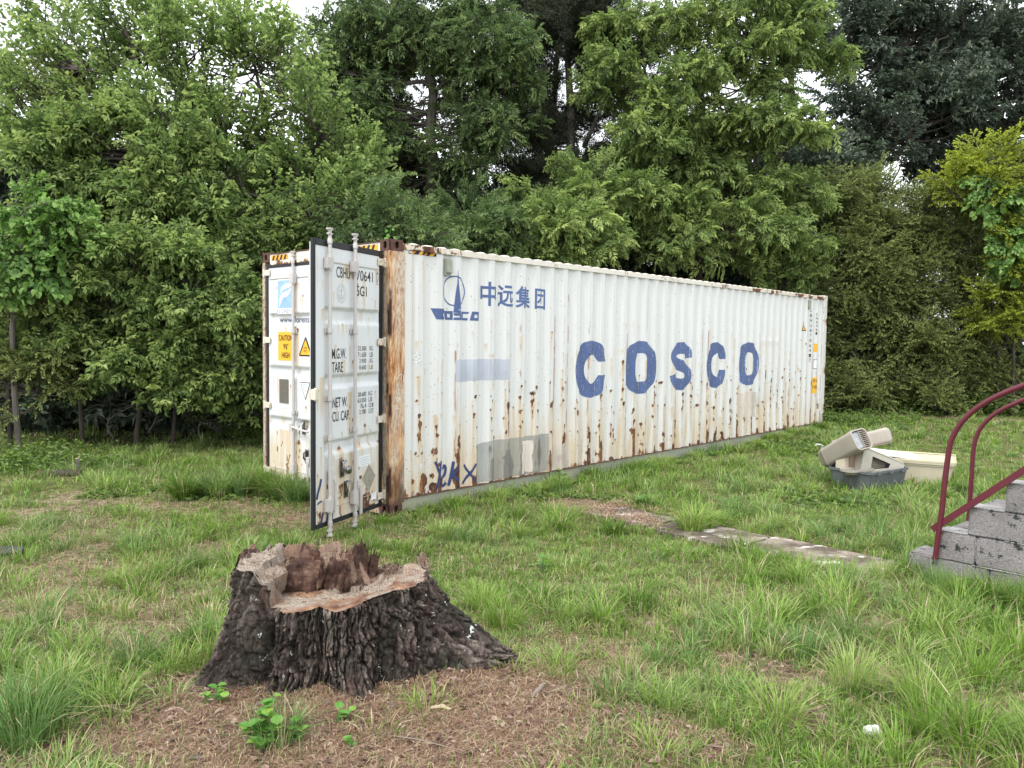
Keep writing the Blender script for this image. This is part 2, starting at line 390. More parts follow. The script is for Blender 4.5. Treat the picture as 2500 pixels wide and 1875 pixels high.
    for cu_, cz, ru, rz in ((.50, .29, .075, .10), (.66, .22, .05, .06), (1.0, .29, .055, .12), (1.62, .31, .05, .16), (1.93, .30, .09, .22), (2.2, .27, .05, .14), (2.5, .40, .06, .2), (7.02, .30, .06, .12), (7.3, .32, .05, .1)):
        rr_ = ((U_ - cu_) / ru) ** 2 + ((Z_ - cz) / rz) ** 2
        R += 1.1 * (1 - sst(.5, 1.25, rr_ + (fbm(U_ * 18, Z_ * 18, 4.) - .5) * 1.6)); G += .4 * np.exp(-rr_ * .5)
    # thin cracks running the height along the fold edges, in pinkish primer
    for k in range(0, 43):
        a = r.random()
        if a < .35: continue
        u0 = RID0 + k * PER + r.choice([-.072, 0, .002, .07]); z1 = .6 + 2.2 * r.random(); z0 = .2 + .4 * r.random()
        m = np.exp(-((U_ - u0 - (vn(Z_ * 2.5, u0) - .5) * .012) / .011) ** 2) * (Z_ < z1) * (Z_ > z0) * sst(.42, .58, vn(U_ * 60, Z_ * 9, k) * .5 + vn(0 * U_, Z_ * 1.3, k + .5) * .5)
        K += m * (.9 + .4 * a); R += m * .38 * (Z_ < 1.5)
    R += .25 * sst(2.60, 2.80, Z_) * sst(.55, .7, fbm(U_ * 1.2, 0 * Z_, 3.)) + .35 * sst(L - .55, L - .2, U_) * sst(.45, .6, fbm(U_ * 9, Z_ * 1.5))
    return np.stack([np.clip(R, 0, 1), np.clip(G, 0, 1), np.clip(K, 0, 1)], -1)
def dent(U_, Z_):
    d = (fbm(U_ * 1.5, Z_ * 1.5, 3.) - .5) * .008
    for cu_, cz, r_, a in ((9.6, .75, .35, .018), (8.9, .55, .3, .014), (2.9, .8, .25, .01), (2.1, 1.1, .2, .008), (9.1, 1.9, .06, -.01), (9.4, 1.9, .06, -.01), (9.7, 1.9, .06, -.01)):
        d = d + a * np.exp(-(((U_ - cu_) / r_) ** 2 + ((Z_ - cz) / r_) ** 2))
    return d
def build_side():
    us = [.20]; bk = [b for b in BREAKS if .33 < b < L - .30]
    allb = [.20, .33] + bk + [L - .30, L - .17]
    for a, b in zip(allb[:-1], allb[1:]):
        k = max(1, int(round((b - a) / (.0125 if a < 7 else .018))))
        us += list(np.linspace(a, b, k + 1)[1:])
    us = np.array(us); zs = np.linspace(.158, 2.805, 134)
    U_, Z_ = np.meshgrid(us, zs)
    V = np.stack([U_, prof(U_) + dent(U_, Z_), Z_], -1)
    I = np.arange(U_.size).reshape(U_.shape); F = np.stack([I[:-1, :-1], I[:-1, 1:], I[1:, 1:], I[1:, :-1]], -1).reshape(-1, 4)
    me = mesh('side_wall', V, F, m_wall, wear_wall(U_, Z_).reshape(-1, 3), False, 'wear'); ob('side_wall', me, cont)
    # far side, front end (low detail corrugated sheets)
    u2 = np.array(allb); P = np.stack([u2, WD - prof(u2), 0 * u2], 1); A = P.copy(); A[:, 2] = .158; C2 = P.copy(); C2[:, 2] = 2.805
    k = len(u2); Fq = np.array([(i, i + 1, k + i + 1, k + i) for i in range(k - 1)])
    ob('far_side_wall', mesh('far_side_wall', np.concatenate([A, C2]), Fq, m_wall), cont)
    vs = np.linspace(.16, WD - .16, 76); xx = L - .012 - .036 * (np.clip(np.abs(np.mod(vs, .25) - .125) / .125 * 2.2 - .6, 0, 1))
    A = np.stack([xx, vs, 0 * vs + .16], 1); C2 = A.copy(); C2[:, 2] = 2.82; k = len(vs)
    ob('front_end_wall', mesh('front_end_wall', np.concatenate([A, C2]), np.array([(i, i + 1, k + i + 1, k + i) for i in range(k - 1)]), m_wall), cont)
build_side()
def decal(name, V, F, mat, lift=.0025, parent=cont, label=None, onwall=True, dentf=True):
    """flat shape given in (u,z) laid on the corrugated wall: cut at the folds, then pushed on to the sheet"""
    bm = bmesh.new(); vs = [bm.verts.new((v[0], 0, v[1])) for v in V]
    for f in F:
        try: bm.faces.new([vs[i] for i in f])
        except ValueError: pass
    if onwall:
        x0, x1 = min(v[0] for v in V), max(v[0] for v in V)
        for b in BREAKS:
            if x0 < b < x1 and .33 < b < L - .3:
                bmesh.ops.bisect_plane(bm, geom=bm.verts[:] + bm.edges[:] + bm.faces[:], plane_co=(b, 0, 0), plane_no=(1, 0, 0), dist=1e-5)
        z0, z1 = min(v[1] for v in V), max(v[1] for v in V)
        for zc in np.arange(z0 + .06, z1, .06):
            bmesh.ops.bisect_plane(bm, geom=bm.verts[:] + bm.edges[:] + bm.faces[:], plane_co=(0, 0, zc), plane_no=(0, 0, 1), dist=1e-5)
        for v in bm.verts: v.co.y = float(prof(v.co.x)) + float(dent(v.co.x, v.co.z)) - lift
    else:
        for v in bm.verts: v.co.y = -lift
    bmesh.ops.recalc_face_normals(bm, faces=bm.faces)
    me = bpy.data.meshes.new(name); bm.to_mesh(me); bm.free(); me.materials.append(mat)
    return ob(name, me, parent, label)
def place(V, x, z, sx=1., sz=1.): return [(x + v[0] * sx, z + v[1] * sz) for v in V]
def stroke(pts, w, n=8):
    """thick polyline as quads; w scalar or per-point"""
    P = np.array(pts, float); k = len(P); w = np.broadcast_to(np.asarray(w, float), (k,)); T = np.gradient(P, axis=0); T /= np.linalg.norm(T, axis=1)[:, None] + 1e-9
    Nn = np.stack([-T[:, 1], T[:, 0]], 1); A = P + Nn * w[:, None] / 2; C2 = P - Nn * w[:, None] / 2
    return np.concatenate([A, C2]), [(i, i + 1, k + i + 1, k + i) for i in range(k - 1)]
def crv(pts, n=6):
    """catmull-rom"""
    P = np.array(pts, float); P = np.vstack([2 * P[0] - P[1], P, 2 * P[-1] - P[-2]]); out = []
    for i in range(1, len(P) - 2):
        for t in np.linspace(0, 1, n, endpoint=False):
            a, b, c, d = P[i - 1], P[i], P[i + 1], P[i + 2]
            out.append(.5 * (2 * b + (c - a) * t + (2 * a - 5 * b + 4 * c - d) * t * t + (3 * b - a - 3 * c + d) * t ** 3))
    out.append(P[-2]); return np.array(out)
# big letters
def letter_C(u0, u1, z0=1.08, z1=1.868):
    cx, cz = (u0 + u1) / 2, (z0 + z1) / 2; rx, rz = (u1 - u0) / 2, (z1 - z0) / 2
    o = [p for p in ell(cx, cz, rx, rz, 40, 2.25)]; i_ = ell(cx + rx * .02, cz, rx * .42, rz * .52, 40, 2.1)
    n_ = 40; gap = 4                                         # drop points around angle 0 for the mouth
    O = [o[k % n_] for k in range(gap, n_ - gap + 1)]; In = [i_[k % n_] for k in range(gap - 1, n_ - gap + 2)]
    O[0] = (u1 - rx * .06, cz + rz * .26); O[-1] = (u1 - rx * .06, cz - rz * .22)
    O[1] = (u1 - rx * .16, cz + rz * .52); O[-2] = (u1 - rx * .16, cz - rz * .52)
    In[0] = (cx + rx * .42, cz + rz * .26); In[-1] = (cx + rx * .42, cz - rz * .22)
    return shape([O + In[::-1]])
def letter_O(u0, u1, z0=1.08, z1=1.872):
    cx, cz = (u0 + u1) / 2, (z0 + z1) / 2; rx, rz = (u1 - u0) / 2, (z1 - z0) / 2
    return shape([ell(cx, cz, rx, rz, 44, 2.35), ell(cx, cz, rx * .40, rz * .54, 36, 3.2)])
def letter_S(u0, u1, z0=1.08, z1=1.872):
    w, h = u1 - u0, z1 - z0
    c = crv([(.80, .66), (.76, .80), (.50, .87), (.24, .80), (.20, .66), (.30, .57), (.52, .50), (.72, .42), (.80, .31), (.72, .18), (.50, .13), (.24, .18), (.17, .34)], 5)
    V, F = stroke(c * [w, h], np.full(len(c), .245 * (w + h) / 2)); V = V + [u0, z0]; V[:, 1] = np.clip(V[:, 1], z0, z1); V[:, 0] = np.clip(V[:, 0], u0, u1)
    return V, F
for nm, (V, F) in (('letter_c', letter_C(3.22, 3.98)), ('letter_o', letter_O(4.43, 5.26)), ('letter_s', letter_S(5.68, 6.41)), ('letter_c', letter_C(6.88, 7.58)), ('letter_o', letter_O(8.07, 8.885))):
    decal(nm, V, F, m_blue)
# Chinese characters
for ch, u0, z0, w, h in (('中', 1.40, 2.262, .255, .285), ('远', 1.697, 2.262, .28, .262), ('集', 2.022, 2.262, .275, .262), ('团', 2.36, 2.258, .235, .257)):
    V, F = text(ch, h, w, .018); decal('chinese_character', place(V, u0, z0), F, m_blue2)
# emblem: ring, mast and the word below it
decal('emblem_ring', *shape([ell(.966, 2.408, .178, .172, 40), ell(.966, 2.408, .163, .157, 40)]), m_blue2)
decal('emblem_mast', *shape([[(.998, 2.655), (1.012, 2.50), (1.055, 2.205), (1.01, 2.205), (1.01, 2.165), (.94, 2.165), (.965, 2.40), (.990, 2.50)]]), m_blue2, .004)
def zp(pts): return [(u, z) for u, z in pts]
decal('emblem_letter', *shape([zp([(.615, 2.203), (.815, 2.203), (.812, 2.150), (.785, 2.150), (.785, 2.118), (.815, 2.118), (.815, 2.083), (.675, 2.083)])]), m_blue2)
decal('emblem_letter', *shape([zp([(.818, 2.182), (.935, 2.182), (.935, 2.083), (.835, 2.083)]), zp([(.862, 2.150), (.905, 2.150), (.905, 2.110), (.868, 2.110)])]), m_blue2)
decal('emblem_letter', *shape([zp([(.945, 2.160), (1.005, 2.160), (1.005, 2.195), (1.055, 2.195), (1.06, 2.083), (.94, 2.083), (.945, 2.110), (1.03, 2.112), (1.03, 2.132), (.945, 2.132)])]), m_blue2, .003)
decal('emblem_letter', *shape([zp([(1.075, 2.182), (1.20, 2.182), (1.195, 2.158), (1.115, 2.158), (1.11, 2.110), (1.19, 2.110), (1.185, 2.083), (1.07, 2.083)])]), m_blue2)
decal('emblem_letter', *shape([zp([(1.235, 2.187), (1.36, 2.187), (1.352, 2.083), (1.21, 2.083)]), zp([(1.268, 2.152), (1.318, 2.152), (1.312, 2.115), (1.262, 2.115)])]), m_blue2)
def wob(x0, x1, z0, z1, a=.008, n=16, seed=0):
    r = np.random.default_rng(seed); P = [(x, z0 + (r.random() - .5) * a) for x in np.linspace(x0, x1, n)] + [(x1 + (r.random() - .5) * a, z) for z in np.linspace(z0, z1, 5)[1:-1]]
    P += [(x, z1 + (r.random() - .5) * a) for x in np.linspace(x1, x0, n)] + [(x0 + (r.random() - .5) * a, z) for z in np.linspace(z1, z0, 5)[1:-1]]; return P
decal('overpainted_patch', *shape([wob(.97, 1.91, 1.385, 1.635, .012)]), m_palepatch)
V, F = shape([[(1.33, .175), (2.67, .175), (2.665, .66), (2.0, .655), (1.6, .66), (1.33, .63)]]); decal('overpainted_patch', V, F, m_greypatch)
decal('paint_patch', *shape([wob(2.14, 2.36, .20, .60, .03, 6, 3)]), decal_mat('pale_cream_patch', (.80, .72, .64), .35, .56, .85), .004)
decal('paint_patch', *shape([wob(2.76, 3.12, .18, .50, .03, 6, 4)]), m_cream, .004)
decal('paint_patch', *shape([wob(8.05, 8.85, .50, .95, .05, 8, 5)]), m_cream)
# sprayed tag: Y o K X in navy
def tagstroke(pts, w=.022): V, F = stroke(crv(pts, 5), w * 1.25); decal('sprayed_tag', V, F, m_spray, .005)
tagstroke([(.675, .505), (.70, .44), (.735, .365)], .026); tagstroke([(.765, .50), (.74, .38), (.715, .27), (.685, .185)], .024)
tagstroke([(.80, .40), (.835, .435), (.86, .40), (.84, .33), (.79, .30), (.775, .24), (.82, .21), (.865, .24)], .03)
tagstroke([(.955, .475), (.94, .38), (.92, .27), (.90, .20)], .026); tagstroke([(1.03, .42), (.97, .345), (.94, .33), (.99, .28), (1.04, .245)], .026)
tagstroke([(1.15, .415), (1.22, .31), (1.30, .21)], .02); tagstroke([(1.32, .41), (1.23, .31), (1.13, .195)], .024)
tagstroke([(.735, .365), (.74, .38), (.75, .41)], .02)
for P in ([(.10, 1.44), (.15, 1.49), (.19, 1.46), (.18, 1.40)], [(.08, 1.22), (.11, 1.25), (.12, 1.22), (.09, 1.20), (.15, 1.22)], [(.16, 1.23), (.19, 1.25), (.19, 1.20), (.165, 1.22)], [(.06, 1.12), (.12, 1.13)], [(.085, 1.15), (.09, 1.08)], [(.14, 1.10), (.17, 1.07), (.15, 1.03), (.13, 1.07)]):
    V, F = stroke(crv(P, 4), .007); decal('chalk_mark', V, F, m_chalk, .004, onwall=False)
V, F = text('60', .06, .10); decal('chalk_mark', place(V, .395, 1.15), F, m_chalk)
# small labels
decal('worn_label', *shape([rrect(.345, .44, 1.60, 1.72, .004)]), m_label); decal('worn_label', *shape([rrect(.44, .485, .42, .50, .004)]), m_label)
# hazard tape under the top rail
def hazard(parent, x0, x1, z0, z1, lift, onwall, name='hazard_tape'):
    decal(name, *shape([[(x0, z0), (x1, z0), (x1, z1), (x0, z1)]]), m_yellow2, lift, parent, onwall=onwall)
    h = z1 - z0; k = 0; x = x0
    while x < x1 - .01:
        a = [(x, z0), (min(x + .045, x1), z0), (min(x + .045 + h * .8, x1), z1), (min(x + h * .8, x1), z1)]
        if a[2][0] - a[3][0] > .005: decal('hazard_stripe', *shape([a]), m_black, lift + .002, parent, onwall=onwall)
        x += .093
hazard(cont, .262, .668, 2.768, 2.803, .004, True)
# right-hand end: warning triangle, stacked code, small stickers
decal('warning_triangle', *shape([[(10.86, 2.12), (11.12, 2.12), (10.99, 2.36)]]), m_black, .004); decal('warning_triangle', *shape([[(10.885, 2.135), (11.095, 2.135), (10.99, 2.33)]]), m_yellow, .006)
for i, ch in enumerate('CBHU8706417'):
    V, F = text(ch, .07, .045); decal('stacked_letter', place(V, 11.36, 2.52 - i * .105), F, m_ink, .004)
for i, ch in enumerate('CN4561'):
    V, F = text(ch, .055, .04); decal('stacked_letter', place(V, 11.66, 2.45 - i * .08), F, m_ink, .004)
decal('small_sticker', *shape([rrect(11.62, 11.74, 1.68, 1.86, .006)]), m_yellow); decal('small_sticker', *shape([rrect(11.62, 11.74, 1.32, 1.52, .006)]), m_black); decal('small_sticker', *shape([rrect(11.632, 11.728, 1.332, 1.508, .006)]), m_white, .004)
decal('height_sticker', *shape([rrect(11.60, 11.84, .80, 1.14, .006)]), m_yellow)
for i, tx in enumerate(("9'6\"", 'HIGH')):
    V, F = text(tx, .07, .17); decal('sticker_text', place(V, 11.635, 1.03 - i * .13), F, m_ink, .005)

# grid part with wear attribute for posts / rails
def slab(name, x0, x1, y0, y1, z0, z1, mat, wearf=None, step=.03, parent=cont, bevel=True):
    """box whose faces are finely divided and carry wear"""
    V = []; F = []; C_ = []; n0 = 0
    def face(o, a, b):
        nonlocal n0
        o, a, b = map(np.array, (o, a, b)); na = max(1, int(np.linalg.norm(a) / step)); nb = max(1, int(np.linalg.norm(b) / step))
        s_, t_ = np.meshgrid(np.linspace(0, 1, na + 1), np.linspace(0, 1, nb + 1)); P = o + s_[..., None] * a + t_[..., None] * b
        I = np.arange(s_.size).reshape(s_.shape) + n0; n0 += s_.size
        V.append(P.reshape(-1, 3)); F.append(np.stack([I[:-1, :-1], I[:-1, 1:], I[1:, 1:], I[1:, :-1]], -1).reshape(-1, 4))
    dx, dy, dz = x1 - x0, y1 - y0, z1 - z0
    face((x0, y0, z0), (dx, 0, 0), (0, 0, dz)); face((x1, y0, z0), (0, dy, 0), (0, 0, dz)); face((x1, y1, z0), (-dx, 0, 0), (0, 0, dz))
    face((x0, y1, z0), (0, -dy, 0), (0, 0, dz)); face((x0, y0, z1), (dx, 0, 0), (0, dy, 0)); face((x0, y1, z0), (dx, 0, 0), (0, -dy, 0))
    V = np.concatenate(V); col = wearf(V) if wearf else np.zeros((len(V), 3))
    return ob(name, mesh(name, V, np.concatenate(F), mat, col, False, 'wear'), parent)
def w_post(V):
    R = sst(.55, .15, V[:, 2]) if False else (1 - sst(.12, .7, V[:, 2] + (fbm(V[:, 0] * 20, V[:, 2] * 6, V[:, 1] * 20) - .5) * .5)) * .9
    R = np.maximum(R, (V[:, 0] < .03) * sst(.45, .6, fbm(V[:, 1] * 15, V[:, 2] * 3, 4.)))
    return np.stack([R, R * 0, R * 0], 1)
slab('corner_post', .0, .205, .0, .05, .118, 2.778, m_post, w_post, .02)
slab('corner_post', .002, .05, .052, .10, .118, 2.778, m_postdirt, None, .05)
slab('corner_post', .0, .16, WD - .055, WD, .118, 2.778, m_postdirt, None, .05)
def w_edge(V): 
    R = sst(.5, .62, fbm(V[:, 0] * 3, V[:, 2] * 8, 5.)) * .35 + .3 * sst(L - .08, L - .02, V[:, 0]); return np.stack([R, R + .1, R * 0], 1)
for y0, y1 in ((0, .16), (WD - .16, WD)): slab('corner_post', L - .17, L, y0, y1, .118, 2.778, m_wall, w_edge, .05)
def w_rail(V):
    u = V[:, 0]; R = .42 * (1 - sst(.3, 1.6, u)) * sst(.4, .55, fbm(u * 20, V[:, 2] * 30)) + .5 * sst(6, 11, u) * sst(.47, .6, fbm(u * 4, V[:, 2] * 9, 3.)) + .25 * sst(.58, .66, fbm(u * 5, V[:, 2] * 5, 7.))
    G = .35 * (1 - sst(.3, 2.4, u)) + .25 * sst(5, 11, u); return np.stack([R, G, R * 0], 1)
slab('top_rail', .18, L - .18, .0, .06, 2.804, 2.864, m_rail, w_rail, .02)
slab('top_rail', .18, L - .18, WD - .06, WD, 2.804, 2.864, m_rail, None, .2)
def w_br(V):
    R = .35 * sst(.13, .155, V[:, 2]) + .25 * sst(.55, .65, fbm(V[:, 0] * 2, V[:, 2] * 4)); return np.stack([R, R * .6, R * 0], 1)
slab('bottom_rail', .18, L - .18, .03, .06, .0, .150, m_sillrail, w_br, .03)
slab('rail_lip', .17, L - .17, .004, .06, .1505, .1575, m_cast, None, .2)
slab('bottom_rail', .18, L - .18, WD - .06, WD - .03, .0, .15, m_sillrail, None, .3)
def w_hd(V):
    R = .55 * (1 - sst(2.74, 2.80, V[:, 2] + (fbm(V[:, 1] * 22, 0 * V[:, 1], 2.) - .5) * .11)) + .55 * sst(1.75, 2.3, V[:, 1]) * sst(.42, .6, fbm(V[:, 1] * 9, V[:, 2] * 9)) ; return np.stack([R, R * .8, R * 0], 1)
slab('door_header', .004, .08, .165, WD - .165, 2.742, 2.868, m_head, w_hd, .02)
slab('door_sill', .004, .12, .165, WD - .165, .0, .118, m_postdirt, None, .1)
ob('front_header', B().box(L - .08, L - .005, .165, WD - .165, 2.80, 2.87).box(L - .08, L - .005, .165, WD - .165, .0, .14).mesh('front_header', m_rail), cont)
# hazard tape on header (door end face, built in a frame whose x runs towards the near corner)
endf = Matrix.Rotation(-pi / 2, 4, 'Z')
def end_decal(name, V, F, mat, lift=.004):
    o = decal(name, V, F, mat, lift, cont, onwall=False); o.matrix_local = Matrix.Translation((0.004, WD, 0)) @ endf; return o
def hazard_end(x0, x1):
    end_decal('hazard_tape', *shape([[(x0, 2.795), (x1, 2.795), (x1, 2.852), (x0, 2.852)]]), m_yellow2, .003); x = x0 + .02
    while x < x1 - .03:
        end_decal('hazard_stripe', *shape([[(x, 2.795), (x + .038, 2.795), (x + .065, 2.852), (x + .027, 2.852)]]), m_black, .005); x += .083
hazard_end(.20, .56); hazard_end(1.78, 2.24)
# roof: transverse corrugations whose scallops show over the rail
def build_roof():
    us = np.linspace(.16, L - .16, 700); t = np.mod(us - .95, .2095) / .2095
    zz = 2.862 + .022 * np.clip(np.sin(t * 2 * pi) * 1.5 + .3, 0, 1); vs = np.array([.012, .05, .09, WD / 2, WD - .09, WD - .05, WD - .012])
    U_, V_ = np.meshgrid(us, vs); Z_ = np.where((V_ < .03) | (V_ > WD - .03), 2.8645 + (zz - 2.862) * .1, zz + 0 * V_)
    Z_ = Z_ + np.where((V_ > .3) & (V_ < WD - .3), .006, 0); I = np.arange(U_.size).reshape(U_.shape)
    F = np.stack([I[:-1, :-1], I[:-1, 1:], I[1:, 1:], I[1:, :-1]], -1).reshape(-1, 4)
    ob('roof', mesh('roof', np.stack([U_, V_, Z_], -1), F, m_rail, np.stack([.25 * sst(6, 11, U_).ravel(), .2 + 0 * U_.ravel(), 0 * U_.ravel()], 1), True, 'wear'), cont)
    ob('floor', B().box(.1, L - .1, .06, WD - .06, .15, .17).mesh('floor', plain('plywood_floor', (.2, .13, .08), .8)), cont)
    # crinkled roof lip above the header
    vv = np.linspace(.17, WD - .17, 60); top = 2.871 + (fbm(vv * 5, 0 * vv, 1.) - .5) * .02; A = np.stack([0 * vv - .004, vv, top], 1); A2 = A + [0, 0, .012]; A3 = A2 + [.12, 0, 0]; k = len(vv)
    Fq = np.array([(i, i + 1, k + i + 1, k + i) for i in range(k - 1)] + [(k + i, k + i + 1, 2 * k + i + 1, 2 * k + i) for i in range(k - 1)])
    ob('roof_lip', mesh('roof_lip', np.concatenate([A, A2, A3]), Fq, m_cast), cont)
build_roof()
def casting(u, v, z, mat):
    """178 x 162 x 118 corner fitting with oval openings on the outer end, side and top/bottom"""
    b = B(); b.box(.05, .166, .05, .150, .012, .106)
    V, F = shape([rrect(0, .162, 0, .118, .008), rrect(.055, .107, .020, .098, .0255)], .014)       # end plate (y,z) facing -x
    b.add([(v_[2] + .014 if False else -v_[2], v_[0], v_[1]) for v_ in V], F)
    V, F = shape([rrect(0, .178, 0, .118, .008), rrect(.070, .122, .022, .098, .0255)], .014)       # side plate facing -y
    b.add([(v_[0], -v_[2], v_[1]) for v_ in V], F)
    b.box(.014, .178, .014, .162, .104, .118); b.box(.014, .178, .014, .162, 0, .012)
    me = b.mesh('corner_casting', mat); return me
me_cast = casting(0, 0, 0, m_cast); me_cast2 = me_cast.copy(); me_cast2.materials[0] = m_rail
inner = plain('casting_hollow', (.02, .013, .012), .9)
for (u, v, z, sx, sy, me) in ((-.002, -.003, H - .118, 1, 1, me_cast), (-.002, WD, H - .118, 1, -1, me_cast), (-.002, -.003, 0, 1, 1, me_cast), (-.002, WD, 0, 1, -1, me_cast),
                              (L, -.003, H - .118, -1, 1, me_cast2), (L, WD, H - .118, -1, -1, me_cast2), (L, -.003, 0, -1, 1, me_cast2), (L, WD, 0, -1, -1, me_cast2)):
    o = ob('corner_casting', me, cont, loc=(u, v, z)); o.scale = (sx, sy, 1)
# ventilator box
vb = B(); vb.box(.79, .885, .0, .02, 2.568, 2.765); vb.box(.80, .875, -.03, .0, 2.60, 2.745)
o_v = ob('ventilator', vb.mesh('ventilator', plain('khaki_grey_vent', (.30, .32, .26), .6), .005), cont)
ob('ventilator', o_v.data, cont, loc=(10.35, 0, 0))

# ---- doors
DW = 1.2
def build_door(mirror, o_root):
    """panel in local frame: x left->right as seen from outside, y inward, z up"""
    us = np.linspace(.035, DW - .035, 92); zs = np.linspace(.135, 2.73, 190); X, Z = np.meshgrid(us, zs)
    x0, x1 = (.18, 1.135) if not mirror else (.065, 1.02)
    def inset(z):
        d = 0 * z
        for a, b in ((2.00, 2.15), (1.39, 1.515), (.76, .895)):
            d = np.maximum(d, np.clip((z - a) / .03, 0, 1) * np.clip((b - z) / .018, 0, 1))
        return d
    m = np.clip((X - x0) / .012, 0, 1) * np.clip((x1 - X) / .012, 0, 1)
    Y = .004 * m * ((Z < 2.57) & (Z > .26)) + .034 * m * inset(Z) + (fbm(X * 3, Z * 3, 2.) - .5) * .004
    r = np.random.default_rng(5 + mirror); R = np.zeros_like(X); G = np.zeros_like(X)
    def drip(xa, za, ln, w, a, g=.8):
        dz = (za - Z) / ln; p = np.exp(-((X - xa) / w) ** 2) * (dz > 0) * np.clip(1 - dz, 0, 1) ** .6
        G[:] = np.maximum(G, g * p); R[:] = np.maximum(R, a * np.exp(-(((X - xa) / (w * 1.2)) ** 2 + ((Z - za) / .03) ** 2)))
    if not mirror:
        for t in ((.45, .70, .55, .09, .55), (.46, .80, .12, .05, .6), (.62, .75, .5, .05, .3), (.80, .86, .2, .04, .4), (.86, 2.50, .5, .02, .1), (.60, 1.33, .5, .03, .1), (.52, .45, .3, .08, .5), (.85, .25, .2, .05, .5), (1.0, .23, .15, .04, .5), (.88, .99, .14, .022, .8),
                  (.18, .95, .1, .03, .5), (1.14, .79, .5, .02, .4), (.2, .3, .2, .06, .5), (1.14, 1.1, .3, .02, .3), (.14, 1.5, .4, .03, .4), (.80, .47, .16, .03, .9), (.72, .30, .14, .04, .6), (.58, 2.57, .16, .08, .3)): drip(*t)
        G += .25 * (1 - sst(.2, .8, Z)) * sst(.4, .6, fbm(X * 8, Z * 1., 2.))
    else:
        for t in ((.40, .75, .55, .05, .5), (.30, .75, .5, .06, .3), (.52, .75, .5, .05, .5), (.68, .62, .45, .06, .5), (.66, 1.95, .55, .035, .9), (.62, 1.98, .2, .06, .6), (.63, 2.5, .45, .03, .2), (.42, 2.0, .3, .03, .4), (.24, 1.4, .35, .02, .2), (.80, .9, .15, .03, .4), (.3, .9, .15, .04, .3)): drip(*t)
        G += .45 * (1 - sst(.35, .80, Z)) * (X < .62) * sst(.35, .6, fbm(X * 8, Z * .8, 2.))
    for _ in range(70): drip(r.random() * 1.1 + .05, .2 + 2.4 * r.random() ** 1.3, .05 + .2 * r.random(), .006 + .012 * r.random(), .6 * r.random() + .2, .6)
    G *= 2.0; G += .35 * (1 - sst(.3, 1.0, Z)) * sst(.42, .6, fbm(X * 7, Z * 1.2, 3.)); R += .5 * (1 - sst(.3, 1.1, Z)) * sst(.60, .68, fbm(X * 9, Z * 5, 8., 5)); R += .30 * np.clip(1 - np.minimum(np.abs(X - x0), np.abs(X - x1)) / .02, 0, 1) * sst(.5, .62, fbm(X * 3, Z * 7, 5.)) + .4 * (1 - sst(.15, .24, Z)) * sst(.45, .6, fbm(X * 9, Z * 9, 6.))
    I = np.arange(X.size).reshape(X.shape); F = np.stack([I[:-1, :-1], I[:-1, 1:], I[1:, 1:], I[1:, :-1]], -1).reshape(-1, 4)
    V = np.stack([X, Y, Z], -1).reshape(-1, 3); n0 = len(V)
    bx = B().box(.033, DW - .033, .042, .058, .133, 2.732); V = np.concatenate([V, bx.v[0]]); F = np.concatenate([F, np.array(bx.f) + n0])
    C_ = np.zeros((len(V), 3)); C_[:n0, 0] = R.ravel(); C_[:n0, 1] = np.clip(G, 0, 1).ravel()
    return mesh('door', V, F, m_door, C_, True, 'wear')
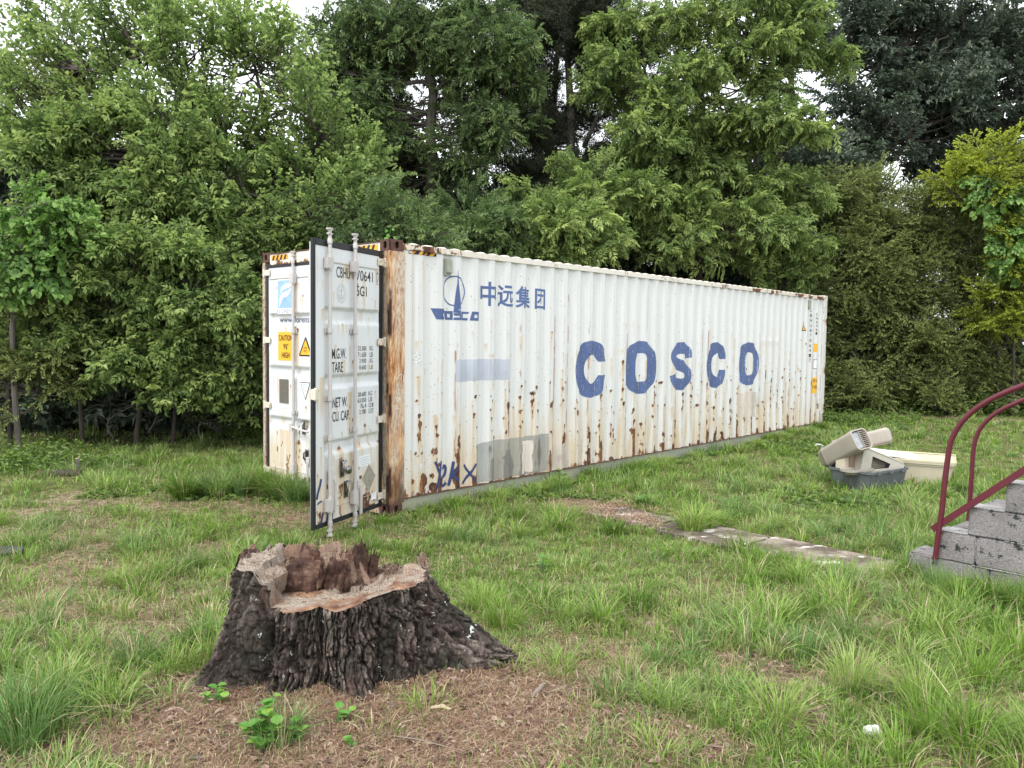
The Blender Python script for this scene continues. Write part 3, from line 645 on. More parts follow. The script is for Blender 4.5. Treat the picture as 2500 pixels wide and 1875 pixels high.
def door_common(d, hinge_right):
    b = B(); gl, gr_ = (.036, .062) if hinge_right else (.050, .036); b.box(0, gl, -.006, .03, .10, 2.765).box(DW - gr_, DW, -.006, .03, .10, 2.765).box(gl, DW - gr_, -.006, .03, 2.705, 2.765).box(gl, DW - gr_, -.006, .03, .10, .145)
    b.box(DW, DW + .035, .015, .03, .11, 2.76) if hinge_right else b.box(DW, DW + .016, .02, .03, .11, 2.76)
    ob('rubber_gasket', b.mesh('rubber_gasket', m_gasket, .004), d)
    # weld seams / flat frame strips
    xs = (.215, .64) if hinge_right else (.63, 1.02)
    for i, x in enumerate(xs):
        b = B(); b.tube([(x, -.035, .07), (x, -.035, 2.79)], .0175, 12)
        ob('locking_rod', b.mesh('locking_rod', m_rod, smooth=True), d)
        for z in (2.82, .06):       # cam keepers
            b = B(); s_ = 1 if z > 1 else -1
            b.tube([(x, -.035, z - s_ * .09), (x, -.035, z - s_ * .05), (x, -.035, z - s_ * .03), (x, -.035, z + s_ * .02), (x, -.035, z + s_ * .045), (x, -.035, z + s_ * .055)], [.024, .024, .016, .016, .03, .03], 12)
            b.box(x - .045, x + .035, -.05, -.02, z + s_ * .045 - .008, z + s_ * .045 + .008); b.box(x - .035, x + .03, -.052, -.02, z - .006, z + .010)
            ob('rod_cam', b.mesh('rod_cam', m_rod, .003), d)
        for z, hh in ((2.555, .055), (.30, .06)):
            b = B(); b.box(x - .055, x + .03, -.058, -.002, z - hh, z + hh); b.tube([(x, -.035, z - hh - .02), (x, -.035, z + hh + .02)], .026, 12)
            ob('rod_bracket', b.mesh('rod_bracket', m_rod, .006), d)
        for z in ((1.93, 1.30, .93) if (hinge_right and i == 0) else (1.93, .97)):
            b = B(); b.box(x - .048, x + .042, -.012, -.001, z - .026, z + .026); b.tube([(x, -.035, z - .022), (x, -.035, z + .022)], .027, 12)
            for sx in (-.038, .034): b.tube([(x + sx, -.018, z), (x + sx, -.010, z)], .008, 8)
            ob('rod_bracket', b.mesh('rod_bracket', m_rod, .003), d)
    for z in (2.65, 1.828, 1.026, .22):
        b = B(); xh = DW if hinge_right else 0; s_ = 1 if hinge_right else -1
        a0, a1 = sorted((xh - s_ * .10, xh + s_ * .02)); b.box(a0, a1, -.022, -.007, z - .036, z + .036)
        b.tube([(xh + s_ * .035, -.012, z - .05), (xh + s_ * .035, -.012, z + .05)], .018, 10); a0, a1 = sorted((xh + s_ * .0, xh + s_ * .075)); b.box(a0, a1, -.012, .03, z - .045, z - .036); b.box(a0, a1, -.012, .03, z + .036, z + .045)
        ob('hinge', b.mesh('hinge', m_hinge, .004), d)
def dd(parent, name, V, F, mat, lift=.0025, y=0., label=None):
    o = decal(name, V, F, mat, lift - y, parent, label, onwall=False); return o
def dtext(parent, body, x, z, h, w=None, bold=.004, mat=None, y=.006, name='lettering'):
    V, F = text(body, h, w, bold); return dd(parent, name, place(V, x, z), F, mat or m_ink, .004, y)
AL = rad(20)
dl = ob('door', build_door(True, None), cont, 'closed left door with a pale blue sticker and yellow caution sign'); dl.matrix_local = Matrix.Translation((.012, 2.366, 0)) @ endf
_d = np.array([-cos(AL), -sin(AL)]); _o = np.array([-.04, .075]) + DW * _d
dr = ob('door', build_door(False, None), cont, 'open right door with black capacity lettering'); dr.matrix_local = Matrix.Translation((_o[0], _o[1], 0)) @ Matrix.Rotation(AL, 4, 'Z')
door_common(dl, False); door_common(dr, True)
# right (open) door lettering
dtext(dr, 'CBHU', .375, 2.436, .104, .228); dtext(dr, '8', .712 - .06, 2.432, .104, .045); dtext(dr, '70641', .722, 2.432, .104, .30)
dd(dr, 'check_digit_frame', *shape([[(1.094, 2.418), (1.148, 2.418), (1.148, 2.548), (1.094, 2.548)], [(1.099, 2.423), (1.143, 2.423), (1.143, 2.543), (1.099, 2.543)]]), m_ink, .004, .006)
dtext(dr, '7', 1.105, 2.435, .10, .034); dtext(dr, '4', .665, 2.282, .10, .05); dtext(dr, '5G1', .722, 2.282, .10, .185)
dtext(dr, 'M.G.W.', .30, 1.667, .10, .24, .006); dtext(dr, 'TARE', .30, 1.538, .10, .185, .006)
dtext(dr, 'NET W.', .31, 1.205, .095, .25, .006); dtext(dr, 'CU. CAP.', .31, 1.072, .095, .288, .006)
for (a, b_), z in zip((('32.500', 'KG'), ('71.650', 'LB'), ('3.900', 'KG'), ('8.600', 'LB')), (1.742, 1.679, 1.617, 1.552)):
    w = .155 if len(a) == 6 else .128; dtext(dr, a, .90 - w, z, .045, w, 0); dtext(dr, b_, .965, z, .045, .06, 0)
for (a, b_), z in zip((('28.600', 'KG'), ('63.050', 'LB'), ('76.4', 'CU.M.'), ('2.700', 'CU.FT.')), (1.283, 1.223, 1.165, 1.105)):
    w = .155 if len(a) == 6 else (.11 if len(a) == 4 else .128); dtext(dr, a, .90 - w, z, .045, w, 0); dtext(dr, b_, .945, z, .045, .07 if len(b_) < 3 else .10, 0)
dd(dr, 'registration_seal', *shape([ell(.457, 2.287, .075, .088, 30), ell(.457, 2.287, .070, .083, 30)]), m_inkfaint, .004, .006)
dd(dr, 'registration_seal', *shape([ell(.457, 2.287, .055, .066, 24), ell(.457, 2.287, .052, .063, 24)]), m_inkfaint, .004, .006)
V, F = stroke([(.457, 2.335), (.457, 2.245)], .007); dd(dr, 'registration_seal', V, F, m_inkfaint, .004, .006); V, F = stroke(crv([(.42, 2.275), (.435, 2.248), (.457, 2.24), (.48, 2.248), (.494, 2.275)]), .007); dd(dr, 'registration_seal', V, F, m_inkfaint, .004, .006)
V, F = stroke([(.435, 2.315), (.48, 2.315)], .006); dd(dr, 'registration_seal', V, F, m_inkfaint, .004, .006)
dd(dr, 'placard', *shape([[(.955, .295), (1.085, .445), (.955, .585), (.825, .445)]]), m_placard, .003, .006, 'diamond of dirty glue where a placard was')
dd(dr, 'data_label', *shape([[(.776, .575), (.984, .575), (.984, .685), (.776, .685)]]), m_white, .003, .006)
for i in range(5): V, F = stroke([(.79, .592 + i * .018), (.97 - .02 * (i % 2), .592 + i * .018)], .004); dd(dr, 'label_line', V, F, m_inkfaint, .005, .006)
dd(dr, 'data_label', *shape([[(.99, .20), (1.09, .20), (1.09, .275), (.99, .275)]]), m_white, .003, 0)
for P, w in (([(.05, .38), (.07, .44), (.10, .50), (.12, .56)], .03), ([(.06, .33), (.09, .345), (.13, .35)], .018), ([(.12, .14), (.13, .19), (.15, .24)], .03), ([(.20, .14), (.23, .20), (.27, .25)], .03), ([(.29, .14), (.30, .19), (.31, .24)], .02), ([(.24, .15), (.29, .18)], .03)):
    V, F = stroke(crv(P), w); dd(dr, 'sprayed_tag', V, F, m_spray, .004, 0)
V, F = stroke([(.94, .98), (.94, .88)], .006); dd(dr, 'chalk_mark', V, F, m_chalk, .004, .006); V, F = stroke([(.985, .98), (.985, .88)], .006); dd(dr, 'chalk_mark', V, F, m_chalk, .004, .006); V, F = stroke([(.94, .93), (.985, .94)], .006); dd(dr, 'chalk_mark', V, F, m_chalk, .004, .006)
# horizontal trim seams on both doors
for d, (x0, x1) in ((dr, (.18, 1.135)), (dl, (.065, 1.02))):
    ob('weld_seam', B().box(x0, x1, -.003, .004, 2.568, 2.574).box(x0, x1, -.003, .004, .258, .264).mesh('weld_seam', rusted('seam_paint' + d.name, (.35, .33, .30), .25, .3)), d)
# lock gear
b = B(); b.box(.0, .055, -.03, -.006, 1.29, 1.41); b.box(-.012, .03, -.035, .02, 1.30, 1.40); ob('door_latch_plate', b.mesh('door_latch_plate', m_hinge, .004), dr)
def hasp(d, x, z, s=1.):
    b = B(); b.tube([(x + .0 * s, -.012, z + .075), (x - .02 * s, -.035, z + .05), (x - .02 * s, -.035, z - .01), (x, -.012, z - .05)], .012, 8); b.box(x - .03, x + .03, -.012, -.001, z - .075, z + .09)
    b.tube([(x, -.02, z + .06), (x + .045 * s, -.03, z + .085)], .012, 8); return ob('handle_hasp', b.mesh('handle_hasp', m_chrome, .003), d)
hasp(dr, .455, .60); hasp(dr, .525, .39); hasp(dl, .86, .46); hasp(dl, .80, .80, -1)
b = B(); b.tube([(.535, -.004, .585), (.535, -.03, .585), (.535, -.045, .585), (.535, -.052, .585)], [.02, .042, .036, .012], 16); ob('padlock', b.mesh('padlock', m_chrome, smooth=True), dr)
b = B(); b.tube([(.245, -.035, .56), (.255, -.05, .56), (.27, -.055, .50), (.275, -.052, .32), (.27, -.05, .22)], [.022, .02, .013, .012, .011], 8); b.tube([(.245, -.03, .62), (.245, -.03, .53)], .03, 10); ob('door_handle', b.mesh('door_handle', m_rod, .003), dr)
b = B(); b.box(.665, .745, -.05, -.02, .38, .46); b.tube([(.705, -.05, .42), (.715, -.052, .34), (.72, -.05, .12)], [.02, .02, .018], 8); ob('door_handle', b.mesh('door_handle', m_rod, .003), dr)
b = B(); b.tube([(.575, -.04, .80), (.66, -.055, .80), (.84, -.06, .78), (.96, -.055, .77)], [.018, .014, .014, .012], 8); b.box(.56, .64, -.06, -.03, .76, .84); ob('door_handle', b.mesh('door_handle', m_rod, .003), dl)
b = B(); b.box(.90, .97, -.05, -.01, .39, .47); b.tube([(.94, -.05, .42), (.945, -.05, .14)], .018, 8); ob('door_handle', b.mesh('door_handle', m_rod, .003), dl)
# left (closed) door prints
dd(dl, 'logo_sticker', *shape([[(.235, 2.145), (.605, 2.145), (.605, 2.56), (.235, 2.56)]]), m_white, .003, .005, 'pale blue square sticker with a white F and FLORENS')
dd(dl, 'logo_square', *shape([[(.245, 2.215), (.600, 2.215), (.600, 2.548), (.245, 2.548)]]), m_skyblue, .0045, .005)
dd(dl, 'logo_flourish', *shape([list(map(tuple, crv([(.275, 2.225), (.29, 2.32), (.33, 2.385), (.40, 2.405), (.47, 2.42), (.53, 2.455), (.505, 2.39), (.45, 2.355), (.38, 2.34), (.33, 2.30), (.29, 2.235)], 5)))]), m_white, .006, .005)
dd(dl, 'logo_flourish', *shape([list(map(tuple, crv([(.305, 2.385), (.33, 2.46), (.40, 2.495), (.50, 2.51), (.592, 2.535), (.56, 2.485), (.48, 2.455), (.40, 2.445), (.34, 2.42)], 5)))]), m_white, .006, .005)
dtext(dl, 'FLORENS', .243, 2.155, .05, .355, .003, m_inkfaint, .001)
dtext(dl, 'www.florens.com', .235, 2.04, .078, .86, .006, plain('navy_print', (.06, .09, .16), .5), .0385)
dd(dl, 'caution_sign', *shape([[(.25, 1.585), (.61, 1.585), (.61, 1.928), (.25, 1.928)]]), m_yellow, .003, .005, 'yellow rectangular sign reading CAUTION 9 6 HIGH')
dtext(dl, 'CAUTION', .272, 1.825, .068, .29, .004, m_black, .001); dtext(dl, "9'6\"", .372, 1.72, .068, .10, .004, m_black, .001); dtext(dl, 'HIGH', .335, 1.617, .068, .165, .004, m_black, .001)
dd(dl, 'warning_triangle', *shape([list(map(tuple, [(.705, 1.645), (.95, 1.645), (.96, 1.665), (.84, 1.868), (.82, 1.868), (.695, 1.665)]))]), m_black, .003, .005); dd(dl, 'warning_triangle', *shape([[(.722, 1.662), (.934, 1.662), (.83, 1.843)]]), m_yellow, .005, .005)
dtext(dl, 'SUPER', .79, 1.735, .018, .08, .002, m_black, -.002); dtext(dl, 'HEAVY', .79, 1.70, .018, .08, .002, m_black, -.002)
ob('identification_plate', B().box(.278, .47, -.004, .006, 1.07, 1.358).mesh('identification_plate', m_dgrey, .002), dl)
dd(dl, 'notice_triangle', *shape([[(.72, 1.34), (.925, 1.34), (.825, 1.13)]]), m_ink, .003, .005); dd(dl, 'notice_triangle', *shape([[(.737, 1.331), (.908, 1.331), (.825, 1.153)]]), m_white, .005, .005)
for i, w in enumerate((.10, .08, .06, .04, .03)): V, F = stroke([(.823 - w / 2, 1.31 - i * .024), (.823 + w / 2, 1.31 - i * .024)], .009); dd(dl, 'notice_line', V, F, m_inkfaint, .007, .005)
V, F = text('大', .06, .05, 0); dd(dl, 'chalk_mark', place(V, .40, 1.0), F, m_chalk, .004, .005); V, F = text('入', .05, .07, 0); dd(dl, 'chalk_mark', place(V, .40, .93), F, m_chalk, .004, .005)

# ------------------------------------------------------------------ path, steps, rails
def concrete_mat(name, base, dark=.5, lich=(.03, .04, .032), lth=.60):
    n = N(name); a = n.noise(55, (1, 1, 1), 6, .75); b_ = n.noise(4, (1, 1, 1), 6, .65); c_ = n.noise(9, (1, 1, 1), 7, .7); pit = n.noise(140, (1, 1, 1), 2, .5)
    c = n.mix(n.rng_(a, .35, .65), tuple(x * .6 for x in base), base); c = n.mix(n.math('MULTIPLY', n.rng_(b_, .4, .65), dark), c, tuple(x * .4 for x in base))
    c = n.mix(n.rng_(c_, lth, lth + .03), c, lich); c = n.mix(n.rng_(pit, .6, .66), c, tuple(x * .3 for x in base))
    return n.bsdf(c, .95, .2, 0, n.math('ADD', a, pit), 1., .012)
m_cmu = concrete_mat('weathered_concrete_block', (.40, .37, .37), .6, lth=.575)
m_mortar = concrete_mat('pale_mortar', (.56, .55, .54), .25)
def slab_mat():
    n = N('stained_path_concrete'); a = n.noise(2.2, (1, 1, 1), 7, .65); b_ = n.noise(30, (1, 1, 1), 6, .7); w = n.noise(3.3, (1, 1.8, 1), 5, .6)
    c = n.mix(n.rng_(b_, .3, .7), (.17, .135, .105), (.32, .27, .22)); c = n.mix(n.rng_(a, .42, .54), c, (.10, .078, .06)); c = n.mix(n.rng_(w, .575, .63), c, (.60, .57, .53))
    return n.bsdf(c, .9, .3, 0, b_, .5, .01)
m_slab = slab_mat()
path = ob('path', None, kind='structure')
_pd = np.array([.676, -.737]); _pn = np.array([-.737, -.676])
def in_path(x, y):
    a = (x - 1.1) * _pd[0] + (y - 9.11) * _pd[1]; b_ = (x - 1.1) * _pn[0] + (y - 9.11) * _pn[1]; return a, b_
def build_path():
    for k, (a0, a1, b0, b1) in enumerate(((.10, 1.02, .0, .56), (1.10, 2.08, .02, .66), (2.13, 3.35, .0, .62))):
        r = np.random.default_rng(k); P = []
        for (x, y, X, Y, m) in ((a0, b0, a1, b0, 14), (a1, b0, a1, b1, 8), (a1, b1, a0, b1, 14), (a0, b1, a0, b0, 8)):
            for i in range(m): t = i / m; P.append((x + (X - x) * t + (r.random() - .5) * .03, y + (Y - y) * t + (r.random() - .5) * .03))
        V, F = shape([P], .07); V = np.array([(1.1 + v[0] * _pd[0] + v[1] * _pn[0], 9.11 + v[0] * _pd[1] + v[1] * _pn[1], v[2]) for v in V])
        V[:, 2] += gz(1.1 + _pd[0] * (a0 + a1) / 2 + _pn[0] * .3, 9.11 + _pd[1] * (a0 + a1) / 2 + _pn[1] * .3) + .028
        b = B().add(V, [f[::-1] for f in F]); ob('slab', b.mesh('slab', m_slab), path)
build_path()
ANG = rad(43)
steps = ob('concrete_steps', None, label='grey weathered concrete block steps beside the red handrails', cat='steps', loc=(3.3, 6.3, 0), rot=(0, 0, ANG - pi / 2))
def rough_box(x0, x1, y0, y1, z0, z1, mat, name, seed=0, amp=.006, sub=5, parent=None):
    bm = bmesh.new(); bmesh.ops.create_cube(bm, size=1)
    for v in bm.verts: v.co = Vector((x0 + (v.co.x + .5) * (x1 - x0), y0 + (v.co.y + .5) * (y1 - y0), z0 + (v.co.z + .5) * (z1 - z0)))
    bmesh.ops.bevel(bm, geom=bm.edges[:], offset=min(.009, (z1 - z0) * .3), segments=2, affect='EDGES')
    bmesh.ops.subdivide_edges(bm, edges=[e for e in bm.edges if e.calc_length() > .05], cuts=sub, use_grid_fill=True)
    P = np.array([v.co[:] for v in bm.verts]); nn = fbm(P[:, 0] * 14 + seed * 5, P[:, 1] * 14, P[:, 2] * 14, 3) - .5
    for v, q in zip(bm.verts, nn): v.co += v.normal * float(q) * amp * 2 if v.normal.length else v.co * 0
    me = bpy.data.meshes.new(name); bm.to_mesh(me); bm.free(); me.materials.append(mat)
    me.polygons.foreach_set('use_smooth', np.full(len(me.polygons), True)); me.set_sharp_from_angle(angle=rad(50)); return ob(name, me, parent)
rough_box(-.116, .066, .0, .30, -.08, .205, m_cmu, 'concrete_block', 1, .012, parent=steps)
rows = [(-.12, .185, .075, .0), (.190, .412, .09, .2), (.417, .63, .305, .0), (.635, .85, .55, .2), (.855, 1.07, .79, .0), (1.075, 1.29, 1.03, .2)]
for i, (z0, z1, xs_, off) in enumerate(rows):
    x = xs_; first = True; k = 0
    while x < 1.75:
        ln = (.28 if i % 2 else .39) if first else .39
        rough_box(x, min(x + ln - .006, 1.8), .0 + .003 * ((k + i) % 2), .19, z0, z1 - (.0 if True else 0), m_cmu, 'concrete_block', 10 * i + k, .008, 4, steps); x += ln; first = False; k += 1
    nx = rows[i + 1][2] if i + 1 < len(rows) else 1.75
    rough_box(xs_ + .01, nx + .2, .195, .62, z0, z1 - .01, m_cmu, 'tread', 50 + i, .006, 4, steps)
    rough_box(xs_ + .004, nx - .004, .004, .19, z1 + .001, z1 + .008, m_mortar, 'mortar', 70 + i, .004, 3, steps)
    if i: rough_box(rows[i][2] + .25, 1.75, -.003, .02, z0 - .006, z0 + .001, m_mortar, 'mortar', 90 + i, .004, 3, steps)
m_maroon = rusted('maroon_rail_paint', (.115, .018, .030), .04, 0, .70, .3)
def rail(name, label, pts, y, r, post=None):
    P = crv([(a, y, z) for a, z in pts], 5); o = ob(name, None, label=label, cat='handrail', group='maroon handrails of the concrete steps', loc=(3.3, 6.3, 0), rot=(0, 0, ANG - pi / 2))
    b = B(); b.tube(P, r, 14); ob('rail_tube', b.mesh('rail_tube', m_maroon, smooth=True), o); return o
r1 = rail('handrail', 'nearer and thicker maroon handrail with a flat bar along its foot', [(.092, .19), (.098, .25), (.115, .466), (.126, .569), (.132, .683), (.141, .842), (.152, .977), (.163, 1.09), (.185, 1.17), (.222, 1.251), (.279, 1.332), (.355, 1.409), (.448, 1.479), (.549, 1.538), (.642, 1.585), (.80, 1.67), (1.3, 1.95), (1.7, 2.18)], -.034, .0205)
b = B(); _a = Vector((.665 - .06, 0, .964 - .418)).normalized(); _c = Vector((.06, -.03, .418)) + _a * .9
b.obox((_c.x, -.028, _c.z), (_a.x * .9, 0, _a.z * .9), (0, .008, 0), (-_a.z * .024, 0, _a.x * .024)); ob('flat_bar', b.mesh('flat_bar', m_maroon, .002), r1)
b = B(); b.tube([(1.5, -.034, 1.3), (1.5, -.034, 2.05)], .018, 10); ob('rail_post', b.mesh('rail_post', m_maroon, smooth=True), r1)
r2 = rail('handrail', 'farther and thinner maroon handrail curving up behind the first', [(.104, .0), (.108, .282), (.118, .526), (.118, .647), (.122, .768), (.124, .912), (.128, 1.009), (.143, 1.106), (.177, 1.193), (.238, 1.275), (.308, 1.339), (.388, 1.391), (.479, 1.443), (.65, 1.53), (1.2, 1.83), (1.7, 2.1)], .635, .0175)
b = B(); b.tube([(1.5, .635, 1.3), (1.5, .635, 1.98)], .018, 10); ob('rail_post', b.mesh('rail_post', m_maroon, smooth=True), r2)

# ------------------------------------------------------------------ discarded pet things
m_tub = plain('dark_grey_plastic', (.115, .125, .135), .45, .12, 6, bump=.05)
m_beige = plain('beige_plastic', (.56, .50, .39), .45, .06, 5, bump=.04)
m_cream_p = plain('cream_plastic', (.56, .51, .37), .45, .05, 5, bump=.04)
m_taupe = plain('taupe_plastic', (.36, .32, .275), .4, .05, 5, bump=.03)
m_whitep = plain('white_plastic', (.64, .64, .63), .35, .05, 5, bump=.02)
m_crate = plain('stone_plastic', (.50, .47, .40), .45, .06, 5, bump=.04)
m_brown = plain('brown_cardboard', (.33, .24, .17), .8, .1, 8)
m_wire = plain('dark_wire', (.03, .03, .03), .5)
m_milky = plain('milky_window', (.30, .32, .34), .2, .25, 14)
def tub_mesh(Lx, Ly, h, flare, rim, mat, name, n=6, r=.07):
    b = B(); rings = []
    for z, d in ((0, -flare), (h - .03, 0), (h - .03, rim), (h, rim), (h, -.004), (.015, -flare - .008)):
        P = rrect(-Lx / 2 - d, Lx / 2 + d, -Ly / 2 - d, Ly / 2 + d, r, n); rings.append([(p[0], p[1], z) for p in P])
    V = [p for q in rings for p in q]; k = len(rings[0]); F = [tuple(range(k))[::-1]]
    for i in range(len(rings) - 1): F += [(i * k + j, i * k + (j + 1) % k, (i + 1) * k + (j + 1) % k, (i + 1) * k + j) for j in range(k)]
    F.append(tuple(range((len(rings) - 1) * k, len(rings) * k))); b.add(V, F); return b.mesh(name, mat, smooth=True)
a1 = math.atan2(.57, .82)
gt = ob('pet_crate_tray', None, label='dark grey plastic crate base holding beige and taupe plastic parts', cat='tub', loc=(4.71, 10.49, gz(4.7, 10.4) + .0), rot=(0, 0, a1))
ob('shell', tub_mesh(.90, .60, .26, .035, .014, m_tub, 'shell'), gt)
for x in (-.28, 0, .28):
    for y in (-.318, .318): b = B(); b.box(x - .035, x + .035, y - .012, y + .012, .215, .262); ob('latch', b.mesh('latch', m_tub, .004), gt)
for x in (-.3, -.1, .12, .32): b = B(); b.tube([(x - .07, -.286, .02), (x - .06, -.296, .08), (x, -.302, .11), (x + .06, -.296, .08), (x + .07, -.286, .02)], .006, 6); ob('moulded_arch', b.mesh('moulded_arch', m_tub, smooth=True), gt)
bb = math.atan2(-.47, .88)
bt = ob('storage_bin', None, label='beige plastic bin with cream lid in the grass right of the grey base', cat='storage bin', loc=(5.66, 11.18, gz(5.6, 11)), rot=(0, 0, bb))
ob('body', tub_mesh(.96, .84, .27, .04, .012, m_beige, 'body'), bt)
b = B(); b.add(*[(lambda P: ([(p[0], p[1], .268) for p in P] + [(p[0], p[1], .292) for p in P] + [(p[0] * .93, p[1] * .93, .297) for p in P], [tuple(range(len(P)))[::-1]] + [(i, (i + 1) % len(P), len(P) + (i + 1) % len(P), len(P) + i) for i in range(len(P))] + [(len(P) + i, len(P) + (i + 1) % len(P), 2 * len(P) + (i + 1) % len(P), 2 * len(P) + i) for i in range(len(P))] + [tuple(range(2 * len(P), 3 * len(P)))]))(rrect(-.51, .51, -.45, .45, .05))][0])
ob('lid', b.mesh('lid', m_cream_p, smooth=False), bt)
b = B(); b.box(-.50, .50, -.462, -.447, .30, .318); b.box(-.50, .50, .447, .462, .30, .318); b.box(.497, .512, -.462, .462, .30, .318); ob('lid_rim', b.mesh('lid_rim', m_cream_p, .003), bt)
wl = ob('storage_bin_cover', None, label='white plastic lid lying loose on the left end of the beige bin', cat='lid', loc=(5.42, 11.28, .315 + float(gz(5.6, 11))), rot=(rad(2), rad(5), bb + .25))
b = B(); b.box(-.33, .33, -.25, .25, 0, .016); b.box(-.29, .29, -.21, .21, .016, .028); ob('panel', b.mesh('panel', m_whitep, .006), wl)
# leaning crate top
ct = ob('pet_crate', None, label='pale wedge-shaped crate top with a wire vent standing in the grey base', cat='pet crate', loc=(4.50, 10.24, .20), rot=(0, 0, .40))
prof_ = [(0, 0), (.045, .27), (.075, .315), (.13, .318), (.20, .29), (.74, .105), (.76, .07), (.72, -.02)]
V, F = shape([prof_, [(.17, .045), (.20, .215), (.52, .10), (.50, .045)]], .012); b = B().add([(v[0], v[2] + .012, v[1]) for v in V], F)
V2 = [(x, y, z) for x, z in prof_ for y in (.012, .36)]; k = len(prof_); b.add(V2, [(2 * i, 2 * ((i + 1) % k), 2 * ((i + 1) % k) + 1, 2 * i + 1) for i in range(k - 1)]); b.add([(x, .36, z) for x, z in prof_], [tuple(range(k))])
ob('shell', b.mesh('shell', m_crate), ct)
b = B(); V, F = tube([(x, .004, z) for x, z in prof_], .011, 6); b.add(V, F); ob('rim', b.mesh('rim', m_crate, smooth=True), ct)
b = B()
for i in range(18):
    x = .175 + i * .0195; zt = min(.215, .215 - (x - .20) * .36); b.tube([(x, .010, .045), (x + .004, .010, zt)], .0022, 4)
for z in (.07, .095, .12, .145, .17, .195): b.tube([(.175, .008, z), (.20 + (.215 - z) / .36 if z < .21 else .21, .008, z)], .0022, 4)
ob('wire_vent', b.mesh('wire_vent', m_wire), ct)
V, F = shape([[(.16, .035), (.19, .225), (.55, .10), (.52, .035)]], .004); ob('vent_tone_sheet', B().add([(v[0], v[2] + .10, v[1]) for v in V], F).mesh('vent_tone_sheet', m_cream_p), ct)  # pale sheet added inside, imitates the bright background seen through the vent
bx = ob('cardboard_box', None, label='small tan box inside the grey base below the taupe tower', cat='box', loc=(4.40, 10.42, .16), rot=(0, 0, .5))
ob('side', B().box(-.14, .14, -.07, .07, 0, .25).mesh('side', m_beige, .006), bx); ob('flap', B().box(-.06, .13, -.09, -.073, .06, .26).mesh('flap', m_brown, .003), bx)
bs = ob('basin', None, label='shallow taupe basin rim beside the tan box in the grey base', cat='basin', loc=(4.44, 10.22, .20), rot=(0, 0, .45))
ob('bowl', tub_mesh(.44, .20, .07, .03, .012, m_taupe, 'bowl', r=.09), bs)
def tower(name, label, p0, p1, wa, wb, mat, front=True):
    p0, p1 = np.array(p0), np.array(p1); ax = p1 - p0; ln = np.linalg.norm(ax); ax = ax / ln
    a = np.array(wa, float); a -= ax * (a @ ax); la = np.linalg.norm(a); a /= la; b_ = np.cross(ax, a); lb = wb
    M_ = Matrix([[a[0], b_[0], ax[0], p0[0]], [a[1], b_[1], ax[1], p0[1]], [a[2], b_[2], ax[2], p0[2]], [0, 0, 0, 1]])
    o = ob(name, None, label=label, cat='litter pail'); o.matrix_world = M_
    hx, hy = la / 2, lb / 2; rings = []
    prof2 = [(0, .55), (.012, .78), (.05, .93), (ln * .16, .985), (ln * .163, 1.0), (ln * .172, 1.0), (ln * .175, .985), (ln * .8, 1.03), (ln - .01, 1.06), (ln, 1.04)]
    if front: prof2 += [(ln, .93), (ln - .055, .90)]
    else: prof2 += [(ln + .02, .9), (ln + .03, .6)]
    for z, s_ in prof2:
        rings.append([(p[0], p[1], z) for p in rrect(-hx * s_, hx * s_, -hy * s_, hy * s_, min(hx, hy) * s_ * .42, 6)])
    k = len(rings[0]); V = [p for q in rings for p in q]; F = [tuple(range(k))[::-1]]
    for i in range(len(rings) - 1): F += [(i * k + j, i * k + (j + 1) % k, (i + 1) * k + (j + 1) % k, (i + 1) * k + j) for j in range(k)]
    F.append(tuple(range((len(rings) - 1) * k, len(rings) * k)))
    ob('casing', B().add(V, F).mesh('casing', mat, smooth=True), o); return o, hx, hy, ln
t1, hx, hy, ln = tower('litter_pail', 'taupe tower-shaped pail with a clear window leaning on the grey base', (4.24, 10.75, .31), (4.445, 10.12, .665), (.225, .10, .035), .26, m_taupe)
ob('window', B().box(-hx * .86, hx * .05, -hy * .82, hy * .82, ln - .05, ln - .028).mesh('window', m_milky, .006), t1)
ob('vent_tone_sheet', B().box(hx * .09, hx * .86, -hy * .82, hy * .82, ln - .054, ln - .048).mesh('vent_tone_sheet', m_wire), t1)  # near-black sheet set behind the slats for the dark inside
for i in range(9):
    y = -hy * .75 + i * hy * 1.5 / 8; ob('slat', B().box(hx * .10, hx * .85, y - .003, y + .003, ln - .05, ln - .012).mesh('slat', m_taupe), t1)
b = B(); b.box(hx * .05, hx * .09, -hy * .85, hy * .85, ln - .05, ln - .008); ob('divider', b.mesh('divider', m_taupe), t1)
t2, hx, hy, ln = tower('litter_pail', 'second taupe pail with an oval handle recess lying behind the first', (4.42, 10.95, .44), (5.02, 10.62, .66), (.10, .16, -.02), .20, m_taupe, False)
b = B(); b.tube([(hx * .3 * cos(a) - .0, -hy * 1.04, ln * .78 + .045 * sin(a)) for a in np.linspace(0, 2 * pi, 17)], .006, 6, False); ob('handle_recess', b.mesh('handle_recess', m_wire, smooth=True), t2)
b = B(); b.tube([(-hx * .8, -hy * 1.02, ln * .3), (-hx * .8, -hy * 1.04, ln * .97)], .004, 6); b.tube([(hx * .8, -hy * 1.02, ln * .3), (hx * .8, -hy * 1.04, ln * .97)], .004, 6); ob('seam', b.mesh('seam', m_taupe, smooth=True), t2)
hk = ob('plastic_hook', None, label='small white bent plastic hook sticking up behind the taupe pail', cat='hook', loc=(4.25, 10.92, .34))
ob('bent_rod', B().tube([(0.03, .05, -.05), (.02, .02, .08), (.015, 0, .125), (-.02, -.01, .145), (-.08, -.02, .150), (-.085, -.02, .13)], .009, 8).mesh('bent_rod', m_whitep, smooth=True), hk)

